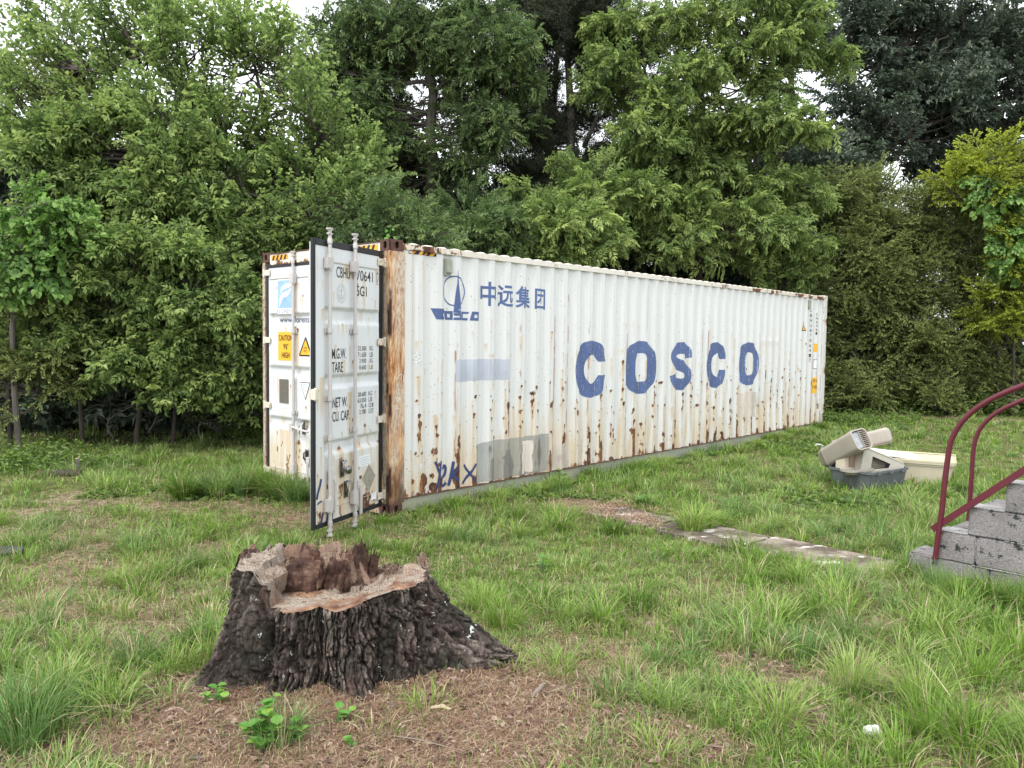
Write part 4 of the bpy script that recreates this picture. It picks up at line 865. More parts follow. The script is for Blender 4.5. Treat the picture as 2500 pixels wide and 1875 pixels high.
# ------------------------------------------------------------------ tree stump
def bark_mat():
    n = N('grey_furrowed_bark'); a = n.noise(9, (1, 1, .28), 9, .72, dist=.5); f = n.noise(60, (1, 1, .5), 6, .7); g = n.noise(5, (1, 1, 1), 5, .6); li = n.noise(16, (1, 1, 1), 5, .7)
    at = n.n('Attribute'); at.attribute_name = 'col'; sep = n.n('SeparateColor'); n.l(at.outputs[0], sep.inputs[0])
    c = n.ramp(n.math('ADD', n.math('MULTIPLY', sep.outputs[0], .85), n.math('MULTIPLY', n.math('ADD', a, n.math('ADD', f, -1.)), 1.3)), [(.18, (.008, .006, .005)), (.48, (.032, .024, .020)), (.74, (.090, .070, .060)), (1., (.24, .20, .175))])
    c = n.mix(n.math('MULTIPLY', n.rng_(g, .5, .62), .55), c, n.ramp(f, [(.3, (.012, .014, .010)), (.7, (.06, .058, .046))]))
    c = n.mix(n.math('MULTIPLY', n.rng_(n.noise(4, (1.5, 1.5, .4), 4, .6), .60, .70), .3), c, (.15, .07, .05))
    c = n.mix(n.rng_(li, .645, .66), c, (.50, .53, .49))
    return n.bsdf(c, .93, .2, 0, n.math('ADD', a, f), .9, .014)
def cut_mat():
    n = N('cut_wood'); at = n.n('Attribute'); at.attribute_name = 'col'; sep = n.n('SeparateColor'); n.l(at.outputs[0], sep.inputs[0])
    gr = n.noise(12, (1, 9, 9), 6, .7); b_ = n.noise(9, (1, 1, 1), 7, .7); f = n.noise(80, (1, 1, 1), 4, .7)
    pale = n.ramp(gr, [(.3, (.12, .08, .055)), (.43, (.27, .215, .165)), (.62, (.43, .38, .32))]); org = n.ramp(b_, [(.35, (.09, .038, .026)), (.5, (.24, .12, .07)), (.68, (.44, .30, .19))])
    rot = n.ramp(b_, [(.35, (.02, .012, .010)), (.5, (.085, .045, .034)), (.65, (.24, .155, .115))])
    rg = n.n('TexWave'); rg.wave_type = 'RINGS'; rg.rings_direction = 'Z'; rg.inputs['Scale'].default_value = 22; rg.inputs['Distortion'].default_value = 5; rg.inputs['Detail'].default_value = 3; rg.inputs['Detail Scale'].default_value = 1.5; n.l(n.co((1, 1, .3)), rg.inputs['Vector'])
    ck = n.noise(26, (1, 1, .4), 5, .75); c = n.mix(sep.outputs[0], org, pale); c = n.mix(n.math('MULTIPLY', n.rng_(rg.outputs['Fac'], .2, .8), .4), c, (.15, .10, .07)); c = n.mix(n.rng_(ck, .58, .64), c, (.05, .03, .022)); c = n.mix(n.rng_(n.math('ADD', sep.outputs[1], n.math('MULTIPLY', n.math('ADD', f, -.5), .8)), .4, .6), c, rot)
    return n.bsdf(c, .85, .25, 0, n.math('ADD', gr, n.math('ADD', b_, f)), .8, .012)
m_bark = bark_mat(); m_cut = cut_mat()
SX, SY = -.93, 4.12; SZ = float(gz(-.8, 4.0)) - .03
stump = ob('tree_stump', None, label='large rotting tree stump with furrowed bark in front of the container door', cat='tree stump', loc=(SX, SY, SZ))
def gth(th, c, w): d = np.abs(np.mod(th - rad(c) + pi, 2 * pi) - pi); return np.exp(-(d / rad(w)) ** 2)
def st_rtop(th):
    r = .425 * (1 + .10 * np.cos(th) ** 2 - .27 * np.sin(th) ** 2)
    r = r - .07 * gth(th, -128, 7) + .035 * gth(th, -112, 10) + .03 * gth(th, -150, 14) - .03 * gth(th, -88, 8) + .02 * gth(th, -70, 12) - .02 * gth(th, -48, 8) + .03 * gth(th, 0, 30)
    return r + (fbm(np.cos(th) * 3, np.sin(th) * 3, 2.) - .5) * .06
def st_top(x, y):
    """height of the cut surface above the foot"""
    z = .385 + .105 * sst(.05, .44, x) + .02 * sst(.0, .3, y)
    z = z + (fbm(x * 9, y * 25, 1.) - .5) * .014 + (fbm(x * 4, y * 4, 6.) - .5) * .045 - .03 * sst(.5, .62, fbm(x * 13, y * 13, 2.)) * sst(-.2, .1, y)
    blk = sst(-.235, -.255, x) if False else (1 - sst(-.285, -.262, x + .10 * y + (fbm(x * 12, y * 12, 3.) - .5) * .03))
    z = z + blk * (.195 + .03 * fbm(x * 8, y * 8) - (.07 * sst(-.33, -.28, x)) - .02)
    rear = sst(.10, .16, y + (fbm(x * 9, y * 5, 7.) - .5) * .14) * (1 - sst(.10, .20, x)) * (1 - blk)
    z = z + rear * (.06 + .16 * fbm(x * 11, y * 11, 9.))
    return z, blk, rear
def plates(u, v, per, seed):
    # stretched cells: returns distance to the crack and a random tone per cell; u wraps with period per
    ui, vi = np.floor(u).astype(int), np.floor(v).astype(int); d1 = np.full(u.shape, 9.); d2 = np.full(u.shape, 9.); idc = np.zeros(u.shape)
    for a in (-1, 0, 1):
        for b_ in (-1, 0, 1):
            cu, cv = ui + a, vi + b_; h = (np.mod(cu, per) * 73 + cv * 191 + seed * 37) & 4095; px_ = cu + .5 + (_val[h] - .5) * .85; py_ = cv + .5 + (_val[_perm[h]] - .5) * .85
            d = np.hypot(px_ - u, py_ - v); t_ = d < d1; d2 = np.where(t_, d1, np.minimum(d2, d)); idc = np.where(t_, _val[_perm[_perm[h]]], idc); d1 = np.where(t_, d, d1)
    return d2 - d1, idc
def build_stump():
    nth, nz = 560, 120; th = np.linspace(0, 2 * pi, nth, endpoint=False); rt = st_rtop(th); zr, _, _ = st_top(rt * np.cos(th), rt * np.sin(th))
    t = np.linspace(0, 1, nz)[:, None]; T_ = th[None, :]
    flare = .07 + .03 * np.cos(3 * T_) + .50 * gth(T_, 3, 13) + .20 * gth(T_, -62, 12) + .17 * gth(T_, -152, 16) + .10 * gth(T_, -178, 18) + .3 * gth(T_, 75, 22) + .25 * gth(T_, 140, 20) + .07 * gth(T_, -100, 12)
    ex = 2.4 - 1.15 * gth(T_, 0, 26) - .3 * gth(T_, -62, 14)
    zz = zr[None, :] * (1 - t) - .06 * t; d = t
    r = rt[None, :] + flare * d ** ex + .03 * d
    X, Y = r * np.cos(T_), r * np.sin(T_); arc = T_ * 6.2
    wr = (fbm(np.cos(T_) * 2.2, np.sin(T_) * 2.2, zz * 1.5) - .5) * 1.2
    g1 = np.abs(vn(np.cos(T_) * 14 + wr, np.sin(T_) * 14, zz * 2.4 + wr) - .5) * 2; g2 = np.abs(vn(np.cos(T_) * 34 + 2 * wr, np.sin(T_) * 34, zz * 8 + 3) - .5) * 2; g3 = fbm(np.cos(T_) * 60, np.sin(T_) * 60, zz * 55, 3)
    tw = (fbm(np.cos(T_) * 4, np.sin(T_) * 4, zz * 5, 3) - .5); uu = T_ / (2 * pi) * 78 + tw * 4.5 + 3 * zz; e1, i1 = plates(uu, zz * 4.2 + tw * 2.5 + 0 * T_, 78, 1); e2, i2 = plates(T_ / (2 * pi) * 170 + tw * 8, zz * 16 + tw * 5 + 0 * T_, 170, 2)
    bark = .46 * g1 + .50 * g2 + .22 * g3; plate = .55 * sst(.02, .22, e1) * (.45 + .8 * i1) + .22 * sst(.02, .35, e2) * (.5 + i2) + .22 * sst(.1, .6, bark)
    fold = -.10 * gth(T_, -128, 6) * sst(.05, .3, t) * (1 - .6 * t) - .03 * gth(T_, -86, 5) * sst(0, .3, t) - .035 * gth(T_, -42, 5) * t
    amp = .042 * sst(0, .02, t) + .010; dr_ = (plate - .7) * amp * 1.2 + fold + (fbm(X * 5, Y * 5, zz * 4) - .5) * .05 * sst(0, .1, t)
    r = r + dr_; X, Y = r * np.cos(T_), r * np.sin(T_)
    V = np.stack([X, Y, zz + 0 * X], -1).reshape(-1, 3); I = np.arange(nth * nz).reshape(nz, nth); J = np.roll(I, -1, 1)
    F = np.stack([I[:-1], I[1:], J[1:], J[:-1]], -1).reshape(-1, 4)
    C_ = np.stack([(plate * .8 + .15 + fold * 6).ravel(), 0 * plate.ravel(), 0 * plate.ravel()], 1)
    ob('bark', mesh('bark', V, F, m_bark, np.clip(C_, 0, 1), True), stump)
    nr = 90; rr = np.linspace(0, 1, nr)[:, None]; R2 = (rt + dr_[0])[None, :] * rr * .998; X, Y = R2 * np.cos(T_), R2 * np.sin(T_); Z, blk, rear = st_top(X, Y)
    edge = sst(.965, 1., rr + 0 * X); Z = Z + (1 - edge) * rear * (fbm(X * 30, Y * 30) - .5) * .06 - .0 * edge
    Z = np.where(rr > .999, zr[None, :] + .0005, Z)
    pale = np.clip(sst(.45, .62, fbm(X * 7 + 3, Y * 7, 4.)) * .9 + .75 * blk + .5 * gth(T_, -140, 25) * rr, 0, 1); rot = np.clip(rear * 1.0 + .95 * sst(.45, .7, fbm(X * 5, Y * 5, 8.)) * sst(-.25, .1, Y) * (1 - blk) + .6 * sst(.955, .985, rr + 0 * X) * (1 - blk) * .6, 0, 1)
    V = np.stack([X, Y, Z], -1).reshape(-1, 3); I = np.arange(nth * nr).reshape(nr, nth); J = np.roll(I, -1, 1); F = np.stack([I[:-1], I[1:], J[1:], J[:-1]], -1).reshape(-1, 4)
    ob('cut_top', mesh('cut_top', V, F, m_cut, np.stack([pale.ravel(), rot.ravel(), 0 * rot.ravel()], 1), True), stump)
build_stump()
def chunk(name, c, size, rot, col, seed, amp=.3, parent=stump, label=None, jag=.5):
    bm = bmesh.new(); bmesh.ops.create_cube(bm, size=2); bmesh.ops.subdivide_edges(bm, edges=bm.edges[:], cuts=13, use_grid_fill=True)
    P = np.array([v.co[:] for v in bm.verts]); bm.normal_update(); Nn = np.array([v.normal[:] for v in bm.verts])
    nn = fbm(P[:, 0] * 1.9 + seed, P[:, 1] * 1.9, P[:, 2] * .7, 4) - .5; n2 = fbm(P[:, 0] * 8 + seed, P[:, 1] * 8, P[:, 2] * 1.5 + 4, 3) - .5
    P[:, :2] *= (1 - .22 * np.clip(P[:, 2:3], -1, 1) * (.4 + vn(seed, P[:, 2:3] * 2))); P = P * (1 - .2 * (np.abs(P).prod(1)))[:, None] + Nn * (nn * amp * 2 + n2 * amp)[:, None]
    top = P[:, 2] > .6; P[top, 2] += (fbm(P[top, 0] * 3 + seed, P[top, 1] * 3, 1.) - .5) * jag * 2
    for v, p in zip(bm.verts, P * np.array(size)): v.co = p
    me = bpy.data.meshes.new(name); bm.to_mesh(me); bm.free(); me.materials.append(m_cut); a = me.color_attributes.new('col', 'FLOAT_COLOR', 'POINT')
    a.data.foreach_set('color', np.tile(np.array([*col, 0, 1], np.float32), len(me.vertices)))
    return ob(name, me, parent, label, loc=c, rot=rot)
chunk('sawn_block', (-.375, -.04, 0.505), (.085, .13, .085), (0, rad(8), rad(-8)), (1, .05), 1, .07, jag=.15, label='pale sawn wedge of wood')
chunk('sawn_block', (-.30, -.07, 0.450), (.05, .09, .085), (0, rad(24), rad(-14)), (.75, .12), 7, .08, jag=.1)
chunk('bark_rim', (-.44, .02, 0.550), (.035, .15, .05), (0, 0, rad(6)), (.0, .8), 12, .25)
chunk('rotten_wood', (-.17, .10, .455), (.12, .07, .07), (0, rad(-10), .3), (.1, .95), 2, .35)
chunk('rotten_wood', (.02, .12, .42), (.07, .06, .10), (rad(6), 0, .1), (.2, .85), 3, .35)
chunk('rotten_wood', (.11, .14, .43), (.05, .05, .13), (rad(-6), rad(6), .1), (.0, .9), 8, .35, jag=.8)
chunk('broken_slab', (-.22, .20, .475), (.10, .03, .10), (rad(-6), rad(3), .1), (.3, .35), 4, .2)
chunk('broken_slab', (-.03, .16, .515), (.065, .03, .085), (rad(-8), rad(-8), .05), (.45, .15), 5, .12, label='upright pinkish slab of split wood')
chunk('broken_slab', (.17, .17, .42), (.03, .03, .10), (0, rad(14), 0), (.1, .8), 9, .3, jag=.9)
chunk('splinter', (.26, .20, 0.405), (.05, .03, .06), (0, rad(10), 0), (.6, .5), 6, .35, jag=1.2)
chunk('splinter', (.33, .19, 0.390), (.035, .03, .05), (0, rad(16), 0), (.9, .4), 10, .35, jag=1.4)
chunk('splinter', (.46, .17, 0.495), (.03, .02, .045), (0, rad(-16), .4), (.5, .3), 11, .2, jag=1.)
rs = np.random.default_rng(8)
for i in range(26):
    x, y = rs.uniform(-.28, .22), rs.uniform(.02, .26); s_ = rs.uniform(.4, 1.)
    chunk('splinter', (x, y, .38 + rs.uniform(0, .11)), (.008 + .010 * s_, .006 + .006 * s_, .03 + .04 * s_), (rs.normal(0, .35), rs.normal(0, .35), rs.uniform(0, 3)), (rs.random() ** 2, rs.random()), 20 + i, .25, jag=.8) if i < 26 else None

# ------------------------------------------------------------------ foliage
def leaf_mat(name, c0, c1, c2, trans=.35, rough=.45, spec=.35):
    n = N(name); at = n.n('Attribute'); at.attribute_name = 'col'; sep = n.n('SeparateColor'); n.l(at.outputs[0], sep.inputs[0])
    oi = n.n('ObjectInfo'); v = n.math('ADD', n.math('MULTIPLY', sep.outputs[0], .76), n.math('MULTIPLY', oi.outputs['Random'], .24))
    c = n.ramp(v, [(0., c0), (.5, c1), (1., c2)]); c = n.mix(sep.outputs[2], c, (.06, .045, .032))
    p = n.n('BsdfPrincipled'); n.l(c, p.inputs['Base Color']); p.inputs['Roughness'].default_value = rough; p.inputs['Specular IOR Level'].default_value = spec
    tr = n.n('BsdfTranslucent'); h = n.n('HueSaturation'); h.inputs['Saturation'].default_value = 1.1; h.inputs['Value'].default_value = 1.35; n.l(c, h.inputs['Color']); n.l(h.outputs[0], tr.inputs[0])
    mx = n.n('MixShader'); mx.inputs[0].default_value = trans; n.l(p.outputs[0], mx.inputs[1]); n.l(tr.outputs[0], mx.inputs[2]); n.l(mx.outputs[0], n.out.inputs[0]); return n.m
def nrm(a): return a / (np.linalg.norm(a, axis=-1, keepdims=True) + 1e-9)
class Lf:
    """collects leaves (arrays) and twigs into one mesh"""
    def __init__(s): s.V = []; s.F3 = []; s.C = []; s.n = 0
    def leaves(s, P, D, Nn, ln, wd, col, fold=.25, fine=True, droop=.15):
        P, D, Nn = map(np.asarray, (P, D, Nn)); k = len(P); D = nrm(D); Sd = nrm(np.cross(D, Nn)); Nn = np.cross(Sd, D); ln = np.broadcast_to(ln, (k,))[:, None]; wd = np.broadcast_to(wd, (k,))[:, None]
        if fine:
            pts = [P, P + D * ln * .35 + Sd * wd * .5 + Nn * wd * fold, P + D * ln * .7 + Sd * wd * .38 + Nn * (wd * fold - ln * droop * .4), P + D * ln - Nn * ln * droop,
                   P + D * ln * .7 - Sd * wd * .38 + Nn * (wd * fold - ln * droop * .4), P + D * ln * .35 - Sd * wd * .5 + Nn * wd * fold]
            f = [(0, 1, 2), (0, 2, 3), (0, 3, 4), (0, 4, 5)]
        else:
            pts = [P, P + D * ln * .45 + Sd * wd * .5 + Nn * wd * fold, P + D * ln - Nn * ln * droop, P + D * ln * .45 - Sd * wd * .5 + Nn * wd * fold]; f = [(0, 1, 2), (0, 2, 3)]
        m = len(pts); V = np.stack(pts, 1).reshape(-1, 3); base = (np.arange(k) * m + s.n)[:, None, None]; F = (np.array(f)[None] + base).reshape(-1, 3)
        s.V.append(V); s.F3.append(F); c = np.zeros((k, m, 3)); c[..., 0] = np.asarray(col).reshape(-1, 1) if np.ndim(col) else col; s.C.append(c.reshape(-1, 3)); s.n += len(V)
    def twig(s, pts, r0, r1, n=3):
        V, F = tube(pts, np.linspace(r0, r1, len(pts)), n, False); V = np.array(V); T = []
        for f in F: T += [(f[0], f[1], f[2]), (f[0], f[2], f[3])]
        s.V.append(V); s.F3.append(np.array(T) + s.n); s.C.append(np.tile([.3, 0, 1.], (len(V), 1))); s.n += len(V)
    def mesh(s, name, mat): return mesh(name, np.concatenate(s.V), np.concatenate(s.F3), mat, np.concatenate(s.C), False)
def arch(p, d, ln, droop, k=6):
    """points of a drooping twig"""
    p, d = np.array(p, float), nrm(np.array(d, float)); out = [p]; 
    for i in range(k - 1): d = nrm(d + np.array([0, 0, -droop / k])); out.append(out[-1] + d * ln / (k - 1))
    return np.array(out)
def along(pts, t):
    k = len(pts) - 1; i = np.clip((t * k).astype(int), 0, k - 1); f = (t * k - i)[:, None]; return pts[i] * (1 - f) + pts[i + 1] * f, nrm(pts[i + 1] - pts[i])
def compound(L_, p, d, ln, npair, ll, lw, droop, bright, r, fine=True):
    """pinnate leaf"""
    A = arch(p, d, ln, droop, 5); t = np.linspace(.22, .97, npair); Q, T = along(A, t); up = np.array([0, 0, 1.]); Sd = nrm(np.cross(T, up)); sc = np.sin(np.linspace(.6, 2.6, npair)) * .35 + .7
    for s_ in (-1, 1):
        D = T * .55 + Sd * s_ * .85 + np.array([0, 0, r.uniform(-.55, .1)]) + r.normal(0, .28, (npair, 3)); Nn = up + Sd * s_ * .2 + r.normal(0, .45, (npair, 3))
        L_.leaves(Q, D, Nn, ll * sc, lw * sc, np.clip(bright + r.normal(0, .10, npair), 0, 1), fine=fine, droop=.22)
    L_.leaves(A[-1:], T[-1:] + [[0, 0, -.2]], np.array([[0, 0, 1.]]), ll, lw, np.array([bright]), fine=fine)
    L_.twig(A[[0, 2, 4]], .003, .0015)
def spray_compound(seed, nm, mat, nbr=4, ll=.085, lw=.03, npair=7, rach=.34, fine=True, droop=.9):
    r = np.random.default_rng(seed); L_ = Lf(); main = arch((0, 0, 0), (1, 0, .25), 1.0, .5, 7); L_.twig(main, .011, .004, 4); tips = [(main, 1.)]
    for i in range(nbr):
        t = .25 + .65 * i / nbr; q, T = along(main, np.array([t])); s_ = (-1) ** i; b_ = arch(q[0], T[0] + np.array([0, s_ * 1.1, .2 + r.normal(0, .2)]), .45 * (1.15 - t * .5), .6, 5); L_.twig(b_, .006, .003); tips.append((b_, .6))
    for b_, w in tips:
        n_ = int(7 * w) + 2
        for t in np.linspace(.2, 1., n_):
            q, T = along(b_, np.array([min(t, .999)])); a = r.uniform(0, 2 * pi); side = nrm(np.cross(T[0], [0, 0, 1]))
            d = T[0] * .5 + side * cos(a) * 1.0 + np.array([0, 0, .1 + .9 * sin(a)]) + r.normal(0, .25, 3); compound(L_, q[0], d, rach * r.uniform(.7, 1.15), npair, ll, lw, droop * r.uniform(.8, 1.5), np.clip(.25 + .5 * t * t + r.normal(0, .15), 0, 1), r, fine)  # lit tips and dark inside are put into the leaf tone along the twig
    return L_.mesh(nm, mat)
def spray_simple(seed, nm, mat, nbr=9, ll=.07, lw=.042, per=16, fine=True, droop=.35, spread=1.0, hang=.25):
    r = np.random.default_rng(seed); L_ = Lf(); main = arch((0, 0, 0), (1, 0, .15), 1.0, droop, 7); L_.twig(main, .010, .003, 4); br = [main]
    for i in range(nbr):
        t = .12 + .8 * i / nbr; q, T = along(main, np.array([t])); a = r.uniform(-.7, .7) + (pi if i % 2 else 0); b_ = arch(q[0], T[0] * .9 + np.array([0, cos(a) * spread, sin(a) * spread * .8]), .5 * (1.15 - t * .6) * r.uniform(.7, 1.2), droop, 5); L_.twig(b_, .005, .002); br.append(b_)
    for b_ in br:
        n_ = int(per * r.uniform(.8, 1.2)); t = np.linspace(.12, 1., n_) * .999; q, T = along(b_, t); a = r.uniform(0, 2 * pi, n_); side = nrm(np.cross(T, [0, 0, 1])); u = np.cross(side, T)
        D = T * .6 + side * np.cos(a)[:, None] * .9 + u * np.sin(a)[:, None] * .4 + [0, 0, -hang] + r.normal(0, .15, (n_, 3)); Nn = np.array([0, 0, 1.]) + r.normal(0, .35, (n_, 3))
        L_.leaves(q, D, Nn, ll * r.uniform(.6, 1.15, n_), lw * r.uniform(.7, 1.1, n_), np.clip(.22 + .5 * t ** 2 + r.normal(0, .16, n_), 0, 1), fine=fine)  # leaf tone painted lighter toward the twig end, as lit tips
    return L_.mesh(nm, mat)
def spray_needle(seed, nm, mat, n_=1500):
    r = np.random.default_rng(seed); L_ = Lf(); main = arch((0, 0, 0), (1, 0, .0), 1.0, .1, 6); L_.twig(main, .014, .004, 4)
    for i in range(12):
        t = .1 + .85 * i / 12; q, T = along(main, np.array([t])); s_ = (-1) ** i; b_ = arch(q[0], T[0] + np.array([0, s_ * 1., r.uniform(-.2, .5)]), .5 * (1.1 - t * .6), -.1, 4); L_.twig(b_, .006, .002)
        for j in range(5):
            q2, T2 = along(b_, np.array([.3 + .14 * j])); c = q2[0] + r.normal(0, .03, 3); k = n_ // 60; D = nrm(T2[0] * .5 + r.normal(0, .6, (k, 3)) + [0, 0, .2]); P = c + D * r.uniform(0, .05, (k, 1)) + r.normal(0, .03, (k, 3))
            L_.leaves(P, D, r.normal(0, 1, (k, 3)), r.uniform(.035, .07, k), .014, np.clip(.35 + r.normal(0, .25) + r.normal(0, .1, k), 0, 1), fold=.1, fine=False)
    return L_.mesh(nm, mat)
m_l_walnut = leaf_mat('walnut_leaves', (.042, .070, .028), (.105, .165, .060), (.25, .33, .12))
m_l_heaven = leaf_mat('heaven_leaves', (.068, .105, .036), (.180, .260, .078), (.44, .53, .18))
m_l_elder = leaf_mat('elder_leaves', (.068, .110, .036), (.178, .262, .080), (.43, .52, .18))
m_l_mulb = leaf_mat('mulberry_leaves', (.082, .128, .046), (.21, .295, .10), (.47, .55, .22), .6)
m_l_oak = leaf_mat('oak_leaves', (.032, .050, .034), (.075, .11, .070), (.17, .21, .13), .2, .4, .5)
m_l_cedar = leaf_mat('cedar_needles', (.022, .028, .017), (.055, .066, .036), (.11, .12, .065), .1, .7)
m_l_olive = leaf_mat('shrub_leaves', (.090, .115, .038), (.22, .27, .09), (.46, .51, .19), .3, .5)
m_l_lime = leaf_mat('lime_shrub_leaves', (.12, .15, .025), (.32, .38, .06), (.55, .60, .12), .4, .5)
m_l_vine = leaf_mat('vine_leaves', (.06, .13, .032), (.16, .29, .07), (.34, .48, .15), .4)
m_trunk = plain('trunk_bark', (.075, .062, .052), .9, .45, 14, bump=.9, stretch=(1, 1, .25))
m_trunk_g = plain('grey_trunk_bark', (.16, .145, .13), .9, .4, 14, bump=.9, stretch=(1, 1, .25))
KIND = {'walnut': [spray_compound(s, 'leafy_branch', m_l_walnut, 4, .095, .036, 6, .30, False, .6) for s in range(1, 4)],
        'heaven': [spray_compound(s, 'leafy_branch', m_l_heaven, 5, .105, .040, 5, .28, True, .7) for s in range(11, 14)],
        'elder': [spray_compound(s, 'leafy_branch', m_l_elder, 4, .115, .052, 3, .22, True, .7) for s in range(21, 25)],
        'mulb': [spray_simple(s, 'leafy_branch', m_l_mulb, 8, .095, .062, 13, True, .1, .9, .1) for s in range(31, 35)],
        'oak': [spray_simple(s, 'leafy_branch', m_l_oak, 11, .12, .055, 24, False, .15, 1.3, .15) for s in range(41, 44)],
        'cedar': [spray_needle(s, 'leafy_branch', m_l_cedar, 1500) for s in range(51, 54)],
        'olive': [spray_simple(s, 'leafy_branch', m_l_olive, 13, .052, .034, 30, False, .25, 1.3, .0) for s in range(61, 65)],
        'lime': [spray_simple(s, 'leafy_branch', m_l_lime, 12, .065, .045, 24, False, .3, 1.2, .1) for s in range(71, 73)],
        'vine': [spray_simple(s, 'leafy_branch', m_l_vine, 5, .13, .12, 9, True, 1.2, .8, .8) for s in range(81, 83)]}
CM = np.array(cam.matrix_world)[:3, :3]
def at(px, py, Y):
    d = CM @ np.array([(px - 1250) / 1956.98, -(py - 937.5) / 1956.98, -1.]); return np.array([0, 0, CAMH]) + d * (Y / d[1])
NSPRAY = 0
def tree(name, label, kind, trunks, lobes, scale=1.2, bias=(0, 0, 0), nl=14, group=None, cat='tree', mat=None, seed=0, lr=.03, shell=.55, updir=.25):
    """trunks: list of (points, r0, r1); lobes: (px,py,Y, rx,ry,rz, n)"""
    global NSPRAY
    r = np.random.default_rng(seed + 100); base = np.array(trunks[0][0][0], float); o = ob(name, None, label=label, cat=cat, group=group, loc=tuple(base))
    b = B(); TP = []
    for pts, r0, r1 in trunks:
        P = crv(np.array(pts, float), 5); P = P + np.stack([vn(P[:, 2] * 1.3, seed) - .5, vn(P[:, 2] * 1.3, seed + 9.) - .5, 0 * P[:, 2]], 1) * .07 * min(1, r0 * 10); b.tube(P - base, np.linspace(r0, r1, len(P)), 8); TP.append(P)
    TPa = np.concatenate(TP); crown = ob('crown', None, o); protos = KIND[kind]
    for (px, py, Y, rx, ry, rz, n_) in lobes:
        c = at(px, py, Y) if px is not None else np.array(py, float)
        d = nrm(r.normal(0, 1, (n_, 3))); rad_ = r.random((n_, 1)) ** (1 / 3) ; rad_ = shell + (1 - shell) * rad_ if shell else rad_
        p = c + d * rad_ * np.array([rx, ry, rz]); 
        for i in range(n_):
            q = p[i]; 
            if q[2] < .15: q[2] = .15 + r.random() * .3
            di = np.argmin(np.linalg.norm(TPa - q, axis=1) + (TPa[:, 2] > q[2]) * 2); src = TPa[di]
            dirv = nrm(nrm(d[i] * [1, 1, .5]) * .8 + nrm(q - src) * .5 + np.array(bias) + np.array([0, 0, updir]) + r.normal(0, .42, 3)); s_ = scale * r.uniform(.75, 1.25)
            xax = dirv; yax = nrm(np.cross([0, 0, 1.], xax)); zax = np.cross(xax, yax); a = r.normal(0, .6); yy = yax * cos(a) + zax * sin(a); zz = np.cross(xax, yy)
            M_ = Matrix([[*(v * s_ for v in (xax[k], yy[k], zz[k])), (q - dirv * s_ * .5 - base)[k]] for k in range(3)] + [[0, 0, 0, 1]])
            g = ob('leafy_branch', protos[i % len(protos)], crown); g.matrix_local = M_; NSPRAY += 1
            if r.random() < nl / max(1, n_) * 1.0:
                e = q - dirv * s_ * .5; m = (src + e) / 2 + np.array([0, 0, -.08 * np.linalg.norm(e - src)]) + r.normal(0, .08, 3); P = crv([src, m, e, q], 3) - base; b.tube(P, np.linspace(lr, .007, len(P)), 5, False)
    ob('trunk', b.mesh('trunk', mat or m_trunk, smooth=True), o); return o
def g0(x, y): return (x, y, float(gz(x, y)) - .05)
def gat(px, Y): q = at(px, 900, Y); return g0(q[0], q[1])
A_ = lambda px, py, Y: tuple(at(px, py, Y))
def clus(P, Y, rx, rz, n, dy=.5, jy=.35):
    r = np.random.default_rng(len(P) * 7 + int(Y * 10) + int(P[0][0])); return [(p[0] + r.normal(0, 8), p[1] + r.normal(0, 8), Y + r.normal(0, jy), rx * r.uniform(.75, 1.25), dy, rz * r.uniform(.7, 1.3), max(3, int(n * r.uniform(.7, 1.3)))) for p in P]
# --- left group
tree('mulberry_tree', 'tall pale-leaved tree with several thin stems rising above the closed container door, left', 'mulb',
     [([gat(600, 16), A_(600, 560, 16), A_(575, 420, 16), A_(470, 250, 15.8), A_(330, 110, 15.5)], .10, .02), ([gat(640, 16.1), A_(640, 560, 16.2), A_(660, 430, 16.2), A_(640, 250, 16), A_(600, 60, 16)], .085, .02),
      ([A_(650, 500, 16.2), A_(720, 420, 16.2), A_(790, 330, 16)], .05, .02), ([A_(600, 500, 16), A_(520, 380, 15.8), A_(390, 290, 15.5), A_(200, 170, 15.2)], .05, .012)],
     clus([(120, 60), (200, 120), (300, 60), (400, 30), (330, 150), (450, 120), (560, 40), (600, 130), (500, 210), (650, 230), (700, 120), (380, 250), (240, 220), (120, 170), (560, 300), (660, 340), (750, 250), (780, 330), (730, 430), (810, 400), (860, 440), (790, 500), (850, 540), (700, 520), (470, 340), (50, 230), (760, 600), (830, 330)], 15.8, .75, .42, 12, .9, .5), 1.0, (-.35, 0, .55), 60, seed=1, lr=.022, shell=0, updir=.3)
tree('elder_tree', 'light green tree with drooping compound leaves behind the big left bush', 'elder',
     [([gat(530, 14.8), A_(545, 560, 14.8), A_(535, 500, 14.8), A_(480, 380, 14.6)], .075, .02), ([A_(540, 620, 14.8), A_(585, 520, 14.8), A_(650, 480, 14.8)], .035, .012)],
     clus([(200, 330), (320, 300), (420, 360), (540, 400), (250, 440), (380, 480), (500, 520), (110, 420), (640, 520), (330, 570), (600, 620), (150, 540), (460, 600), (60, 300), (680, 600)], 14.5, .62, .30, 12), .85, (0, -.2, 0), 30, seed=2, shell=0)
tree('leafy_bush', 'big light green bush with drooping leaves left of the container doors', 'elder',
     [([gat(330, 13.6), A_(340, 900, 13.4), A_(300, 760, 13.2)], .05, .012), ([gat(420, 13.7), A_(440, 880, 13.6), A_(520, 740, 13.5)], .04, .01), ([gat(200, 13.4), A_(180, 900, 13.2), A_(120, 780, 13)], .04, .01)],
     clus([(110, 730), (230, 680), (350, 700), (470, 690), (570, 740), (160, 820), (280, 790), (400, 810), (510, 850), (600, 900), (70, 870), (200, 880), (330, 890), (440, 920), (560, 970), (420, 630), (290, 620), (520, 640), (480, 760)], 13.2, .60, .34, 13, .5, .3), .78, (0, -.3, -.1), 60, seed=3, shell=0, cat='bush', updir=.1)
